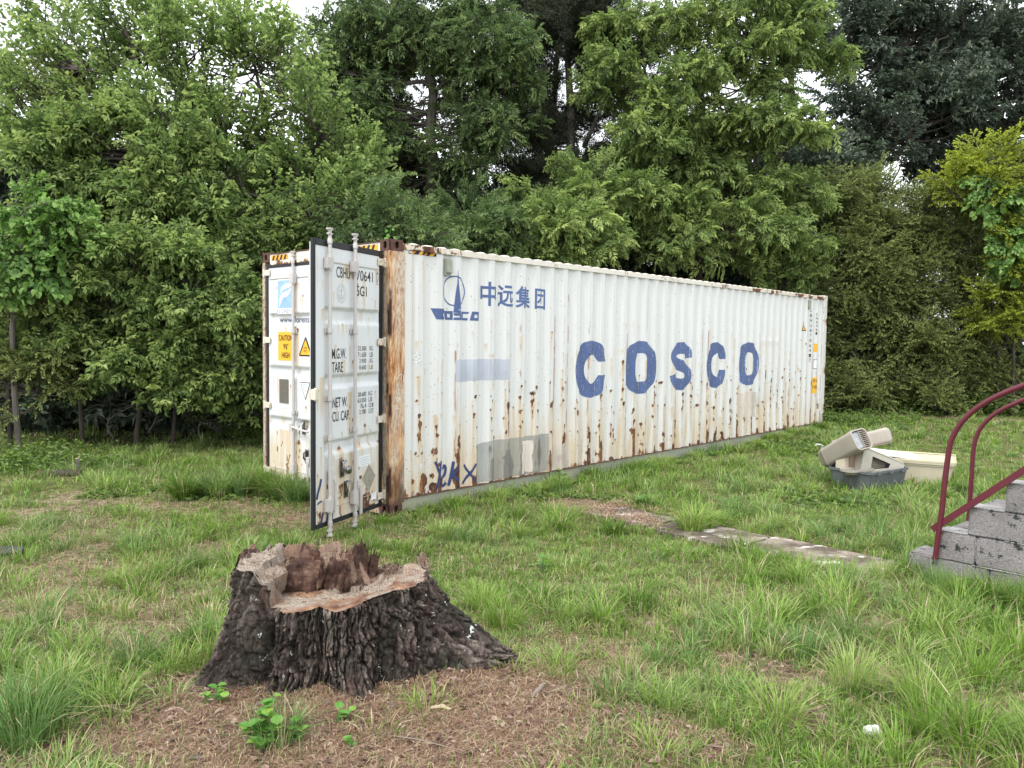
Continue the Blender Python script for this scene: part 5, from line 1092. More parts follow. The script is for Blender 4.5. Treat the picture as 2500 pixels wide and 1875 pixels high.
tree('vine_covered_snag', 'heart-leaved vine climbing at the left edge above the big bush', 'vine',
     [([gat(40, 12.6), A_(30, 800, 12.6), A_(60, 620, 12.6), A_(20, 500, 12.6)], .05, .02)],
     [(90, 540, 12.5, .75, .5, .55, 40), (60, 650, 12.4, .6, .4, .5, 18), (170, 600, 12.6, .4, .4, .4, 10)], .85, (0, -.2, -.1), 8, seed=4, shell=.2, cat='vine', mat=m_trunk_g)
tree('small_leaved_shrub', 'olive small-leaved shrub low at the left edge under the vine', 'olive', [([gat(20, 12.8), A_(20, 850, 12.8), A_(30, 700, 12.8)], .04, .01)],
     [(20, 780, 12.6, .9, .6, .9, 36), (30, 940, 12.6, .9, .6, .6, 20)], .8, (0, 0, .1), 10, 'small-leaved shrubs at the edge of the wood', 'shrub', seed=5)
tree('small_leaved_shrub', 'olive small-leaved shrub between the big left bush and the closed door', 'olive', [([gat(620, 15.0), A_(600, 850, 15.0), A_(590, 700, 15)], .04, .01)],
     [(580, 720, 15.2, 1.1, .8, .9, 80), (620, 880, 15.0, .9, .7, .8, 40), (520, 620, 15.6, 1.2, .8, .6, 30)], .85, (0, 0, .1), 12, 'small-leaved shrubs at the edge of the wood', 'shrub', seed=6)
tree('small_leaved_shrub', 'yellowish small-leaved shrub showing through the tree tops at upper left', 'olive', [([gat(220, 15.8), A_(210, 600, 15.8), A_(200, 400, 15.8)], .05, .01)],
     [(190, 330, 15.9, 1.4, .8, 1.2, 46), (260, 500, 15.9, 1.5, .8, 1.0, 40), (60, 260, 16.2, 1.1, .8, .9, 26)], 1.0, (0, 0, .2), 18, 'small-leaved shrubs at the edge of the wood', 'shrub', seed=7)
# --- behind the container
tree('walnut_tree', 'tall dark walnut tree with a straight trunk above the open container door', 'walnut',
     [([gat(1055, 19.5), A_(1055, 490, 19.5), A_(1052, 330, 19.5), A_(1052, 205, 19.5), A_(1000, 120, 19.5), A_(960, 0, 19.5)], .17, .05), ([A_(1052, 215, 19.5), A_(1030, 200, 19.5), A_(970, 205, 19.4), A_(880, 190, 19.2)], .07, .03), ([A_(1055, 230, 19.5), A_(1120, 170, 19.4), A_(1200, 130, 19.2)], .06, .02), ([A_(1056, 280, 19.5), A_(1100, 240, 19.6), A_(1180, 230, 19.5)], .035, .015)],
     clus([(850, 70), (940, 20), (1030, 70), (1120, 40), (1200, 60), (870, 170), (960, 130), (1060, 110), (1150, 150), (1210, 210), (840, 260), (920, 240), (1140, 240), (1200, 300), (1150, 330), (870, 340), (930, 330), (820, 160), (960, 400), (880, 430), (1230, 120), (1130, 400)], 19.3, .74, .36, 12, .8, .5), 1.05, (0, -.1, -.1), 70, seed=8, shell=0, lr=.025, mat=m_trunk, updir=.15)
tree('slim_dark_tree', 'slim dark stem beside the straight walnut trunk', 'walnut', [([gat(1005, 21), A_(1007, 480, 21), A_(1008, 380, 21), A_(985, 260, 21), A_(960, 150, 21)], .085, .03)],
     [(930, 320, 21.5, 1.0, 1, .8, 12), (1010, 130, 21.5, 1.5, 1, .8, 16)], 1.3, (0, 0, 0), 8, seed=9, shell=0)
tree('cedar_tree', 'dark ragged cedar with twin grey trunks rising behind the middle of the container', 'cedar',
     [([gat(1395, 22), A_(1395, 480, 22), A_(1392, 330, 22), A_(1390, 150, 22), A_(1385, -40, 22)], .17, .06), ([gat(1350, 22.3), A_(1340, 420, 22.3), A_(1358, 200, 22.3), A_(1362, 100, 22.3), A_(1340, 0, 22)], .11, .04),
      ([A_(1425, 360, 22), A_(1450, 300, 22), A_(1490, 220, 22), A_(1530, 190, 21.8)], .07, .03), ([A_(1395, 160, 22), A_(1440, 110, 22), A_(1520, 70, 22)], .04, .015), ([A_(1355, 200, 22), A_(1310, 140, 22), A_(1270, 110, 22)], .04, .015)],
     [(1400, 40, 22, 1.9, 1.4, 1.0, 80), (1300, 170, 22, .6, 1, 1.0, 20), (1500, 130, 22, 1.2, 1, .9, 40), (1300, 300, 22, 1.1, 1, .8, 34), (1450, 290, 22.6, 1.0, .8, .6, 14), (1370, 440, 21.5, 1.7, 1, .8, 54), (1500, 410, 22, .9, .9, .6, 20)], 1.25, (0, 0, .1), 60, seed=10, shell=0, lr=.028, mat=m_trunk_g, updir=.15)
tree('tree_of_heaven', 'bright green tree with drooping feathery leaves above the right half of the container', 'heaven',
     [([gat(1700, 21), A_(1702, 640, 21), A_(1705, 400, 21), A_(1708, 200, 21), A_(1706, -40, 21)], .15, .05), ([A_(1703, 470, 21), A_(1800, 450, 20.6), A_(1900, 450, 20.4)], .035, .012), ([A_(1704, 420, 21), A_(1620, 340, 20.8), A_(1580, 230, 20.6)], .035, .012), ([A_(1706, 200, 21), A_(1780, 120, 20.8), A_(1860, 90, 20.6)], .04, .012)],
     clus([(1500, 200), (1600, 270), (1560, 350), (1830, 120), (1930, 70), (1760, 30), (1650, 60), (1900, 200), (1860, 290), (1730, 180), (1660, 170), (1610, 420), (1720, 400), (1870, 460), (1940, 480), (1650, 520), (1780, 560), (1900, 560), (1530, 480), (1800, 340), (1700, 300), (1560, 80), (1840, 20), (1980, 150), (1920, 340)], 20.3, .78, .36, 11, .8, .6), 1.05, (0, -.25, -.1), 70, seed=11, shell=.1, lr=.03, updir=.1)
for i, (px, py, Y, rx, rz, n_, lab) in enumerate(((1900, 610, 19.8, 1.4, .9, 38, 'feathery green sapling hanging over the far right end of the container'), (1640, 560, 19.2, 1.5, .9, 46, 'feathery green sapling over the middle of the container roof, right of the cedar'),
        (1400, 480, 18, .9, .7, 22, 'feathery sapling with star-like leaf fans below the cedar trunks'), (1380, 590, 16.4, 1.4, .8, 40, 'low feathery sapling just over the roof under the cedar'))):
    tree('heaven_sapling', lab, 'heaven', [([gat(px, Y + .3), A_(px, py + 150, Y + .3), A_(px + 10, py, Y + .2)], .05, .015)], clus([(px + dx * rx * 38, py + dy_ * rz * 60) for dx, dy_ in ((-1, .1), (0, -.9), (1, -.1), (-.5, .6), (.5, .7), (0, 0))], Y, .55, .28, n_ / 6 + 1, .5, .3), .95, (0, -.3, .1), 16, 'feathery saplings behind the container', 'sapling', seed=20 + i, shell=.2, updir=.2)
for i, (px, py, Y, rx, rz, n_, lab) in enumerate(((960, 590, 14.4, 1.3, .7, 36, 'dark green walnut thicket right behind the open door header'), (1160, 590, 16, 1.5, .7, 40, 'dark green walnut thicket behind the container below the straight trunk'), (860, 560, 15.4, 1.0, 1.0, 34, 'dark green walnut thicket behind the container doors'), (1290, 560, 18, 1.4, .7, 34, 'dark green walnut thicket below the cedar'))):
    tree('walnut_thicket', lab, 'walnut', [([gat(px, Y + .4), A_(px, py + 150, Y + .4), A_(px + 10, py, Y + .3)], .05, .015)], clus([(px + dx * rx * 55, py + dy_ * rz * 60) for dx, dy_ in ((-1, .1), (-.3, -.9), (1, -.1), (-.5, .6), (.5, .7), (.4, -.5), (0, 0))], Y, .6, .3, n_ / 6 + 1, .5, .3), 1.0, (0, -.2, .1), 16, 'walnut thickets behind the container', 'shrub', seed=30 + i, shell=.2)
# --- right group
tree('oak_tree', 'large dark blue-green oak at the upper right with a leaning trunk', 'oak',
     [([gat(2120, 28), A_(2130, 420, 28), A_(2165, 230, 28), A_(2210, 90, 28), A_(2270, -40, 28)], .30, .12), ([A_(2175, 200, 28), A_(2140, 100, 28), A_(2090, 30, 27.6)], .12, .04), ([A_(2210, 90, 28), A_(2300, 60, 27.7), A_(2380, 20, 27.5)], .10, .03)],
     clus([(2060, 60), (2150, 30), (2250, 80), (2090, 150), (2190, 150), (2290, 170), (2100, 240), (2240, 250), (2160, 320), (2080, 350), (2280, 330), (2320, 60), (2210, 10), (2350, 240)], 27.6, 1.15, .7, 15, 1.1, .6), 1.35, (0, 0, .1), 40, 'dark oaks at the upper right', seed=12, shell=0, lr=.05)
tree('oak_tree', 'second dark oak at the right edge with a thick trunk leaning left', 'oak',
     [([gat(2480, 29), A_(2465, 400, 29), A_(2425, 280, 29), A_(2395, 180, 29), A_(2440, 40, 29), A_(2450, -60, 29)], .28, .12), ([A_(2400, 200, 29), A_(2360, 130, 29), A_(2330, 60, 29)], .12, .04)],
     clus([(2400, 40), (2480, 60), (2350, 130), (2460, 150), (2500, 220), (2400, 220), (2330, 280), (2480, 330), (2380, 340), (2300, 380), (2440, 400), (2520, 100)], 28.4, 1.25, .75, 17, 1.1, .6), 1.35, (0, 0, .1), 36, 'dark oaks at the upper right', seed=13, shell=0, lr=.05)
tree('oak_tree', 'farther dark oak showing between the bright tree and the big oaks', 'oak', [([gat(1960, 30), A_(1950, 400, 30), A_(1930, 200, 30), A_(1900, 0, 30)], .2, .06), ([A_(1950, 400, 30), A_(2030, 300, 30), A_(2080, 240, 30)], .1, .04)],
     [(2020, 410, 29.5, 1.4, 1.2, 1.0, 34), (1940, 40, 30, 1.2, 1.2, .7, 14), (1960, 330, 30, .7, 1, .7, 8)], 1.5, (0, 0, .1), 26, 'dark oaks at the upper right', seed=14, shell=0, lr=.05)
OL = [(2060, 930, 20.6, 1.5, .8, .7, 60, 'dull green shrub low beside the far end of the container'), (2230, 935, 20.8, 1.6, .8, .6, 60, 'dull green shrub low behind the discarded plastic things'), (2420, 930, 20.7, 1.6, .8, .7, 60, 'dull green shrub low behind the handrails'),
      (2100, 520, 21.5, 1.8, 1.0, 1.1, 110, 'tallest dull green shrub right of the bright tree'), (2300, 560, 21.5, 1.8, 1.0, 1.2, 110, 'dull green shrub under the second oak'), (2090, 760, 20.8, 1.6, 1.0, 1.3, 130, 'dull green shrub beside the far end of the container'), (2290, 800, 20.8, 1.6, .9, 1.2, 130, 'dull green shrub behind the discarded plastic bins'),
      (2470, 720, 20.8, 1.4, .9, 1.5, 120, 'yellow-green small-leaved shrub at the right edge'), (2180, 660, 20.9, 1.8, .9, .9, 110, 'dull green shrub in the middle of the right-hand thicket')]
for i, (px, py, Y, rx, ry, rz, n_, lab) in enumerate(OL):
    tree('small_leaved_shrub', lab, 'olive', [([gat(px, Y + .4), A_(px, py + 80, Y + .3), A_(px - 20, py - 60, Y + .2)], .05, .012), ([gat(px + 30, Y + .5), A_(px + 50, py + 80, Y + .3), A_(px + 90, py - 40, Y + .2)], .04, .01), ([gat(px - 30, Y + .5), A_(px - 60, py + 60, Y + .3), A_(px - 90, py - 30, Y + .2)], .04, .01)],
         clus([(px + dx * rx * 45, py + dy_ * rz * 60) for dx, dy_ in ((-1, .3), (-.5, -.7), (.2, -1.1), (.9, -.5), (.5, .3), (-.2, .1), (0, .9), (1, .9), (-.9, 1.1), (-1.1, -.4))], Y, .55, .36, n_ / 9 + 1, .45, .35), .95, (0, -.25, .12), 30, 'small-leaved shrubs at the edge of the wood', 'shrub', seed=40 + i, shell=.45, lr=.014)
tree('lime_shrub', 'bright yellow-green shrub at the right edge under the oak', 'lime', [([gat(2440, 20.6), A_(2440, 600, 20.6), A_(2440, 440, 20.6)], .06, .02)],
     [(2450, 410, 20.0, 1.0, .7, .7, 46), (2370, 460, 19.9, .8, .5, .5, 24), (2490, 600, 19.6, .5, .5, 1.2, 36), (2440, 760, 19.8, .8, .4, .6, 24)], 1.0, (0, -.2, .2), 14, seed=15, cat='shrub')
tree('grape_vine', 'broad-leaved vine trailing over the shrub at the right edge', 'vine', [([gat(2480, 20.2), A_(2475, 700, 20), A_(2470, 480, 19.8)], .03, .01)],
     [(2450, 460, 19.4, .7, .3, .6, 18), (2480, 580, 19.3, .4, .3, .8, 22)], 1.0, (0, -.2, -.3), 6, seed=16, shell=0, cat='vine')
# --- deep wood behind everything
BG = [(150, 560, 19, 'oak'), (350, 640, 19.5, 'oak'), (560, 560, 20.5, 'walnut'), (740, 480, 22, 'walnut'), (700, 760, 17.5, 'oak'), (860, 500, 24, 'oak'), (1010, 560, 25, 'oak'), (1160, 500, 25, 'oak'), (1250, 580, 22, 'oak'), (1450, 540, 25, 'oak'), (1550, 620, 22.5, 'oak'), (1620, 440, 26, 'walnut'),
      (1780, 560, 23.5, 'oak'), (1900, 700, 23, 'oak'), (2000, 860, 22.6, 'oak'), (2200, 900, 22.8, 'oak'), (2420, 900, 22.8, 'oak'), (2050, 560, 25, 'oak'), (2350, 560, 25, 'oak'), (2560, 500, 24, 'oak'), (50, 880, 15.6, 'oak'), (280, 900, 15.8, 'oak'), (480, 900, 16.2, 'oak'), (1750, 700, 22.5, 'oak'), (1950, 450, 25, 'oak'), (-40, 560, 15.5, 'oak'), (720, 640, 17, 'walnut')]
PL = ['far left', 'left', 'left of the doors', 'closed door', 'closed door roof corner', 'open door', 'straight walnut trunk', 'container roof left of the cedar', 'cedar foot', 'container roof under the cedar', 'container roof right of the cedar', 'bright feathery tree', 'bright feathery tree foot', 'far container corner', 'far container end', 'discarded bins', 'handrail tops', 'tall dull shrub', 'second oak', 'right edge', 'big bush left foot', 'big bush foot', 'big bush right foot', 'roof end', 'gap between bright tree and oaks', 'vine', 'door gasket', 'cedar crown', 'bright tree crown']
for i, (px, py, Y, kd) in enumerate(BG):
    tree('wood_tree', f'shaded {"walnut" if kd == "walnut" else "oak"} deep in the wood behind the {PL[i]}', kd, [([gat(px, Y + .5), A_(px + 8, (py + 900) / 2, Y + .5), A_(px, py - 60, Y + .4)], .09, .03)],
         [(px, py, Y, 2.0, 1.2, 1.5, 34)], 1.6, (0, 0, .1), 14, 'shaded trees deep in the wood', seed=60 + i, shell=0, lr=.03)
# bare stems and dead twigs in the shade
def twigs():
    r = np.random.default_rng(77)
    for i in range(46):
        px = r.choice([r.uniform(1250, 1960), r.uniform(0, 640), r.uniform(2030, 2500)], p=[.55, .08, .37]); Y = {0: 13.8, 1: 19.5, 2: 21.2}[0 if px < 650 else (1 if px < 1960 else 2)] + r.uniform(0, 1.5)
        q = gat(px, Y); h = r.uniform(1.2, 4.0) if px > 1200 else r.uniform(.4, 1.0); b = B(); P = crv([q, (q[0] + r.normal(0, .15), q[1] + r.normal(0, .1), q[2] + h * .5), (q[0] + r.normal(0, .5), q[1], q[2] + h)], 4) - np.array(q); b.tube(P, np.linspace(.02, .006, len(P)), 5, False)
        for k in range(4): s0 = P[int(r.integers(3, len(P)))]; b.tube([s0, s0 + np.array([r.normal(0, .25), r.normal(0, .1), r.uniform(.05, .4)]), s0 + np.array([r.normal(0, .5), r.normal(0, .2), r.uniform(.1, .7)])], [.008, .005, .002], 4, False)
        o = ob('bare_stem', b.mesh('bare_stem', m_trunk_g, smooth=True), loc=tuple(q), cat='stem', group='bare stems at the edge of the wood'); o['label'] = 'thin bare stem in the shade ' + ('under the big bush left of the container' if px < 650 else ('behind the container roof' if px < 1960 else 'among the shrubs right of the container'))
twigs()

# ------------------------------------------------------------------ weeds, small plants
def leafplant(name, label, px_xy, stems, mat, ll, group=None, cat='plant'):
    """small plant whose leaves are separate parts"""
    x, y = px_xy; o = ob(name, None, label=label, cat=cat, group=group, loc=(x, y, float(gz(x, y)))); r = np.random.default_rng(int(abs(x * 991 + y * 77)))
    me = []
    for k in range(3):
        L_ = Lf(); t = [(0, 0), (.28, .36), (.6, .42), (.85, .24), (1, 0)]; V = [(0, 0, 0)]
        V = [(0, 0, 0), (.2, .38, .06), (.5, .46, .08), (.8, .26, .02), (1, 0, -.12), (.8, -.26, .02), (.5, -.46, .08), (.2, -.38, .06), (.5, 0, -.02)]
        V = np.array(V) * [1, .9 + .1 * k, 1]; F = np.array([(0, 1, 8), (1, 2, 8), (2, 3, 8), (3, 4, 8), (4, 5, 8), (5, 6, 8), (6, 7, 8), (7, 0, 8)]); me.append(mesh('leaf', V, F, mat, np.tile([.35 + .25 * k, 0, 0], (9, 1))))
    b = B()
    for (dx, dy, h, n_) in stems:
        P = crv([(0, 0, -.02), (dx * .4, dy * .4, h * .6), (dx, dy, h)], 5); b.tube(P, np.linspace(.004, .002, len(P)), 5)
        for i in range(n_):
            q = P[int((.35 + .65 * i / max(1, n_ - 1)) * (len(P) - 1))]; a = r.uniform(0, 2 * pi); e = r.uniform(-.1, .6); d = Vector((cos(a) * cos(e), sin(a) * cos(e), sin(e))); 
            R_ = d.to_track_quat('X', 'Z').to_matrix().to_4x4(); s_ = ll * r.uniform(.7, 1.2); g = ob('leaf', me[i % 3], o); g.matrix_local = Matrix.Translation(Vector(q)) @ R_ @ Matrix.Scale(s_, 4)
    ob('stem', b.mesh('stem', mat), o); return o
m_fresh = leaf_mat('fresh_weed_leaves', (.06, .17, .035), (.12, .28, .05), (.27, .42, .07), .35)
def gp(px, py, z=.12):
    q = CM @ np.array([(px - 1250) / 1956.98, -(py - 937.5) / 1956.98, -1.]); t = (z - CAMH) / q[2]; return float(q[0] * t), float(q[1] * t)
leafplant('green_weed', 'leafy green weed in the straw below the stump, at the bottom edge', gp(640, 1830), [(0, .05, .13, 10), (-.05, -.04, .09, 8), (.07, -.02, .09, 8), (.02, .10, .16, 9), (-.08, .04, .06, 6), (.03, -.09, .05, 8)], m_fresh, .055)
leafplant('vine_seedling', 'yellow-green seedling right of the leafy weed', gp(715, 1830), [(0, .02, .09, 5), (.03, 0, .05, 3)], m_fresh, .045, 'vine seedlings in the straw')
leafplant('vine_seedling', 'small vine seedling in the straw at the left foot of the stump', gp(525, 1740), [(0, .03, .08, 5), (-.06, 0, .05, 4), (.05, -.03, .05, 3)], m_fresh, .045, 'vine seedlings in the straw')
leafplant('vine_seedling', 'vine seedling climbing the front of the stump foot', gp(655, 1680), [(0, .03, .12, 5), (.08, 0, .13, 4), (-.06, 0, .08, 4)], m_fresh, .045, 'vine seedlings in the straw')
leafplant('vine_seedling', 'vine seedling against the dark middle of the stump foot', gp(785, 1700), [(0, .03, .07, 5), (.05, 0, .05, 3)], m_fresh, .04, 'vine seedlings in the straw')
leafplant('vine_seedling', 'vine seedling in the straw front of the middle root', gp(825, 1790), [(0, .03, .06, 5), (.05, .03, .05, 3)], m_fresh, .04, 'vine seedlings in the straw')
leafplant('vine_seedling', 'vine seedling alone in the straw below the front root', gp(855, 1850), [(0, .03, .05, 4)], m_fresh, .04, 'vine seedlings in the straw')
leafplant('vine_seedling', 'bright vine growing at the upper end of the concrete path', gp(1580, 1235, 0), [(0, .05, .10, 7), (-.12, .03, .10, 6), (.1, .0, .06, 5)], m_fresh, .07)
leafplant('broad_weed', 'broad-leaved weed against the bottom rail of the container', (float(OX + SU * 2.75 + CU * .12), float(OY + CU * 2.75 - SU * .12)), [(0, 0, .2, 9), (.05, -.03, .16, 7), (-.05, -.03, .14, 7)], m_fresh, .07)
leafplant('broad_weed', 'pair of pale broad leaves in the grass beyond the stump', gp(1325, 1400, .05), [(0, 0, .14, 4), (.05, .03, .12, 4)], m_fresh, .07)
leafplant('broad_weed', 'broad-leaved weed on the roof by the near corner casting', (float(OX + SU * .25 - CU * .3), float(OY + CU * .25 + SU * .3)), [], m_fresh, .05) if False else None
sap = ob('roof_weed', None, label='bright seedling sprouting behind the brown corner casting of the roof', cat='weed', loc=tuple(at(950, 592, 9.4)))
for i, (dx, dz, s_) in enumerate(((-.06, .03, .06), (.05, .05, .07), (.0, .09, .06), (-.01, .14, .05), (.08, .01, .05), (.03, .17, .04), (-.04, .06, .05))):
    g = ob('leaf', bpy.data.meshes['leaf'], sap, loc=(dx, .02 * (i % 3), dz), rot=(.9, -.5 + .3 * i, 1.2 * i)); g.scale = (s_, s_, s_)
ob('stem', B().tube([(0, 0, -.1), (0, 0, .08), (.02, 0, .17)], .003, 5).mesh('stem', m_fresh), sap)

# small objects lying about
def logs():
    q = gp(190, 1150, .03); o = ob('cut_sapling', None, label='short cut sapling stub standing in the grass at far left', cat='stub', loc=(q[0], q[1], float(gz(*q)) - .02)); ob('stem', B().tube([(0, 0, 0), (.01, 0, .13), (.0, 0, .24)], [.03, .025, .028], 8).mesh('stem', m_trunk_g, smooth=True), o); ob('cut_face', B().tube([(0, 0, .236), (0, 0, .2445)], .027, 8).mesh('cut_face', m_cream_p), o)
    q = gp(130, 1155, .03); o = ob('fallen_log', None, label='short fallen log beside the cut stub at far left', cat='log', loc=(q[0], q[1], float(gz(*q)) + .04)); ob('bark', B().tube([(-.18, 0, 0), (0, .03, 0), (.3, .12, -.01)], .05, 9).mesh('bark', m_trunk, smooth=True), o); ob('cut_face', B().tube([(-.188, -.001, 0), (-.178, 0, 0)], .045, 9).mesh('cut_face', plain('orange_wood', (.42, .2, .1))), o)
    q = gp(15, 1325, .1); V, F = shape([[(-.25 + .0, -.1), (.05, -.14), (.16, -.04), (.10, .08), (-.05, .12), (-.25, .10)]], .03); o = ob('tar_paper_scrap', B().add([(v[0] + q[0], v[1] + q[1], v[2] + .05 + float(gz(*q))) for v in V], F).mesh('tar_paper_scrap', plain('tar_paper', (.05, .05, .055), .8, .3, 40)), label='dark flat scrap of tar paper in the grass at the left edge', cat='scrap')
    q = gp(2130, 1800, .12); bm = bmesh.new(); bmesh.ops.create_icosphere(bm, subdivisions=3, radius=.035)
    P = np.array([v.co[:] for v in bm.verts]); nn = fbm(P[:, 0] * 60, P[:, 1] * 60, P[:, 2] * 60, 3)
    for v, k in zip(bm.verts, nn): v.co = v.co * (.5 + 1.1 * float(k)); v.co.z *= .8
    me = bpy.data.meshes.new('crumpled_paper'); bm.to_mesh(me); bm.free(); me.materials.append(m_whitep); ob('crumpled_paper', me, label='small crumpled white paper in the grass at lower right', cat='litter', loc=(q[0], q[1], float(gz(*q)) + .03))
    for (px, py, ln, a, lab) in ((1315, 1695, .16, 1.1, 'short grey stick on the straw right of the stump'), (1075, 1745, .10, -.2, 'pale wood chip on the straw right of the front root'), (1010, 1820, .45, -.35, 'thin bent twig on the straw at the bottom edge')):
        q = gp(px, py, .15); z = float(gz(*q)) + .02; w = .012 if ln < .3 else .003
        ob('stick', B().tube([(-ln / 2 * cos(a), -ln / 2 * sin(a), 0), (.01, .01, .008), (ln / 2 * cos(a), ln / 2 * sin(a), .004)], [w * .5, w, w * .4], 6).mesh('stick', plain('stick_wood' + str(px), (.45, .36, .24) if px == 1075 else (.22, .18, .15)), smooth=True), label=lab, cat='stick', loc=(q[0], q[1], z))
logs()

# ------------------------------------------------------------------ grass and straw
m_grass = leaf_mat('grass_blades', (.035, .065, .012), (.115, .175, .035), (.30, .36, .11), .3, .5, .3)
def grass_mat():
    n = N('grass_blade_mix'); at_ = n.n('Attribute'); at_.attribute_name = 'col'
    p = n.n('BsdfPrincipled'); n.l(at_.outputs[0], p.inputs['Base Color']); p.inputs['Roughness'].default_value = .5; p.inputs['Specular IOR Level'].default_value = .35
    tr = n.n('BsdfTranslucent'); n.l(at_.outputs[0], tr.inputs[0]); mx = n.n('MixShader'); mx.inputs[0].default_value = .3; n.l(p.outputs[0], mx.inputs[1]); n.l(tr.outputs[0], mx.inputs[2]); n.l(mx.outputs[0], n.out.inputs[0]); return n.m
m_gr = grass_mat()
def blades(x, y, h, az, lean, wd, col, seg=3, curl=1., z0=0.):
    k = len(x); ts = np.linspace(0, 1, seg + 1) ** .85; z = gz(x, y) + z0; dirx, diry = np.cos(az), np.sin(az); rr = np.random.default_rng(k); sa = az + pi / 2 + rr.normal(0, .5, k)
    sx, sy = np.cos(sa), np.sin(sa); V = []; C_ = []
    for i, t in enumerate(ts):
        hor = lean * h * t ** (1.6 + .0 * t); ver = h * (t - .5 * np.clip(lean, 0, 1.4) * curl * t ** 2.2)
        cx, cy, cz = x + dirx * hor, y + diry * hor, z + np.maximum(ver, .004) - .01 * (i == 0); w = wd * (1 - t ** 2.2) / 2
        shade = .72 + .42 * t
        if i < seg: V += [np.stack([cx + sx * w, cy + sy * w, cz], 1), np.stack([cx - sx * w, cy - sy * w, cz], 1)]; C_ += [col, col]
        else: V += [np.stack([cx, cy, cz], 1)]; C_ += [col]
    m = 2 * seg + 1; V = np.stack(V, 1).reshape(-1, 3); C_ = np.stack(C_, 1).reshape(-1, 3); base = (np.arange(k) * m)[:, None]
    Q = np.concatenate([base + np.array([[2 * i, 2 * i + 1, 2 * i + 3, 2 * i + 2]]) for i in range(seg - 1)]) if seg > 1 else np.zeros((0, 4), int)
    T_ = base + np.array([[2 * seg - 2, 2 * seg - 1, 2 * seg]]); return V, Q, T_, C_
def blocked(x, y):
    u, v = to_cont(x, y); b = (u > -.01) & (u < L + .02) & (v > .035) & (v < WD)
    a, c = in_path(x, y); edge = np.abs(fbm(x * 4, y * 4, 2., 4) - .5) * .55 - .06; b |= (a > .1 + edge) & (a < 3.3) & (c > .0 + edge) & (c < .62 - edge) & ~((a > .98) & (a < 1.12) & (fbm(x * 8, y * 8) > .35))
    ex, ey = (x - 3.3) * sin(ANG) - (y - 6.3) * cos(ANG), (x - 3.3) * cos(ANG) + (y - 6.3) * sin(ANG); b |= (ex > .05) & (ey > 0) & (ey < .62) & (ex < 1.8)
    th = np.arctan2(y - SY, x - SX); rs_ = np.hypot(x - SX, y - SY); b |= rs_ < st_rtop(th) + .05 + .42 * gth(th, 3, 10) + .13 * gth(th, -62, 10) + .1 * gth(th, -152, 14)
    for (cx, cy, lx, ly, a_) in ((4.71, 10.49, .86, .56, a1), (5.66, 11.18, .92, .8, bb)):
        dx, dy = x - cx, y - cy; p_, q_ = dx * cos(a_) + dy * sin(a_), -dx * sin(a_) + dy * cos(a_); b |= (abs(p_) < lx / 2) & (abs(q_) < ly / 2)
    return b
def infront(x, y): return (y > 2.6) & (np.abs(x) < .68 * y + .5)
GREENS = np.array([(.105, .20, .025), (.175, .30, .042), (.25, .37, .075), (.13, .24, .065), (.30, .41, .11)]); DRY = np.array([(.50, .41, .25), (.40, .29, .17), (.60, .51, .34)])
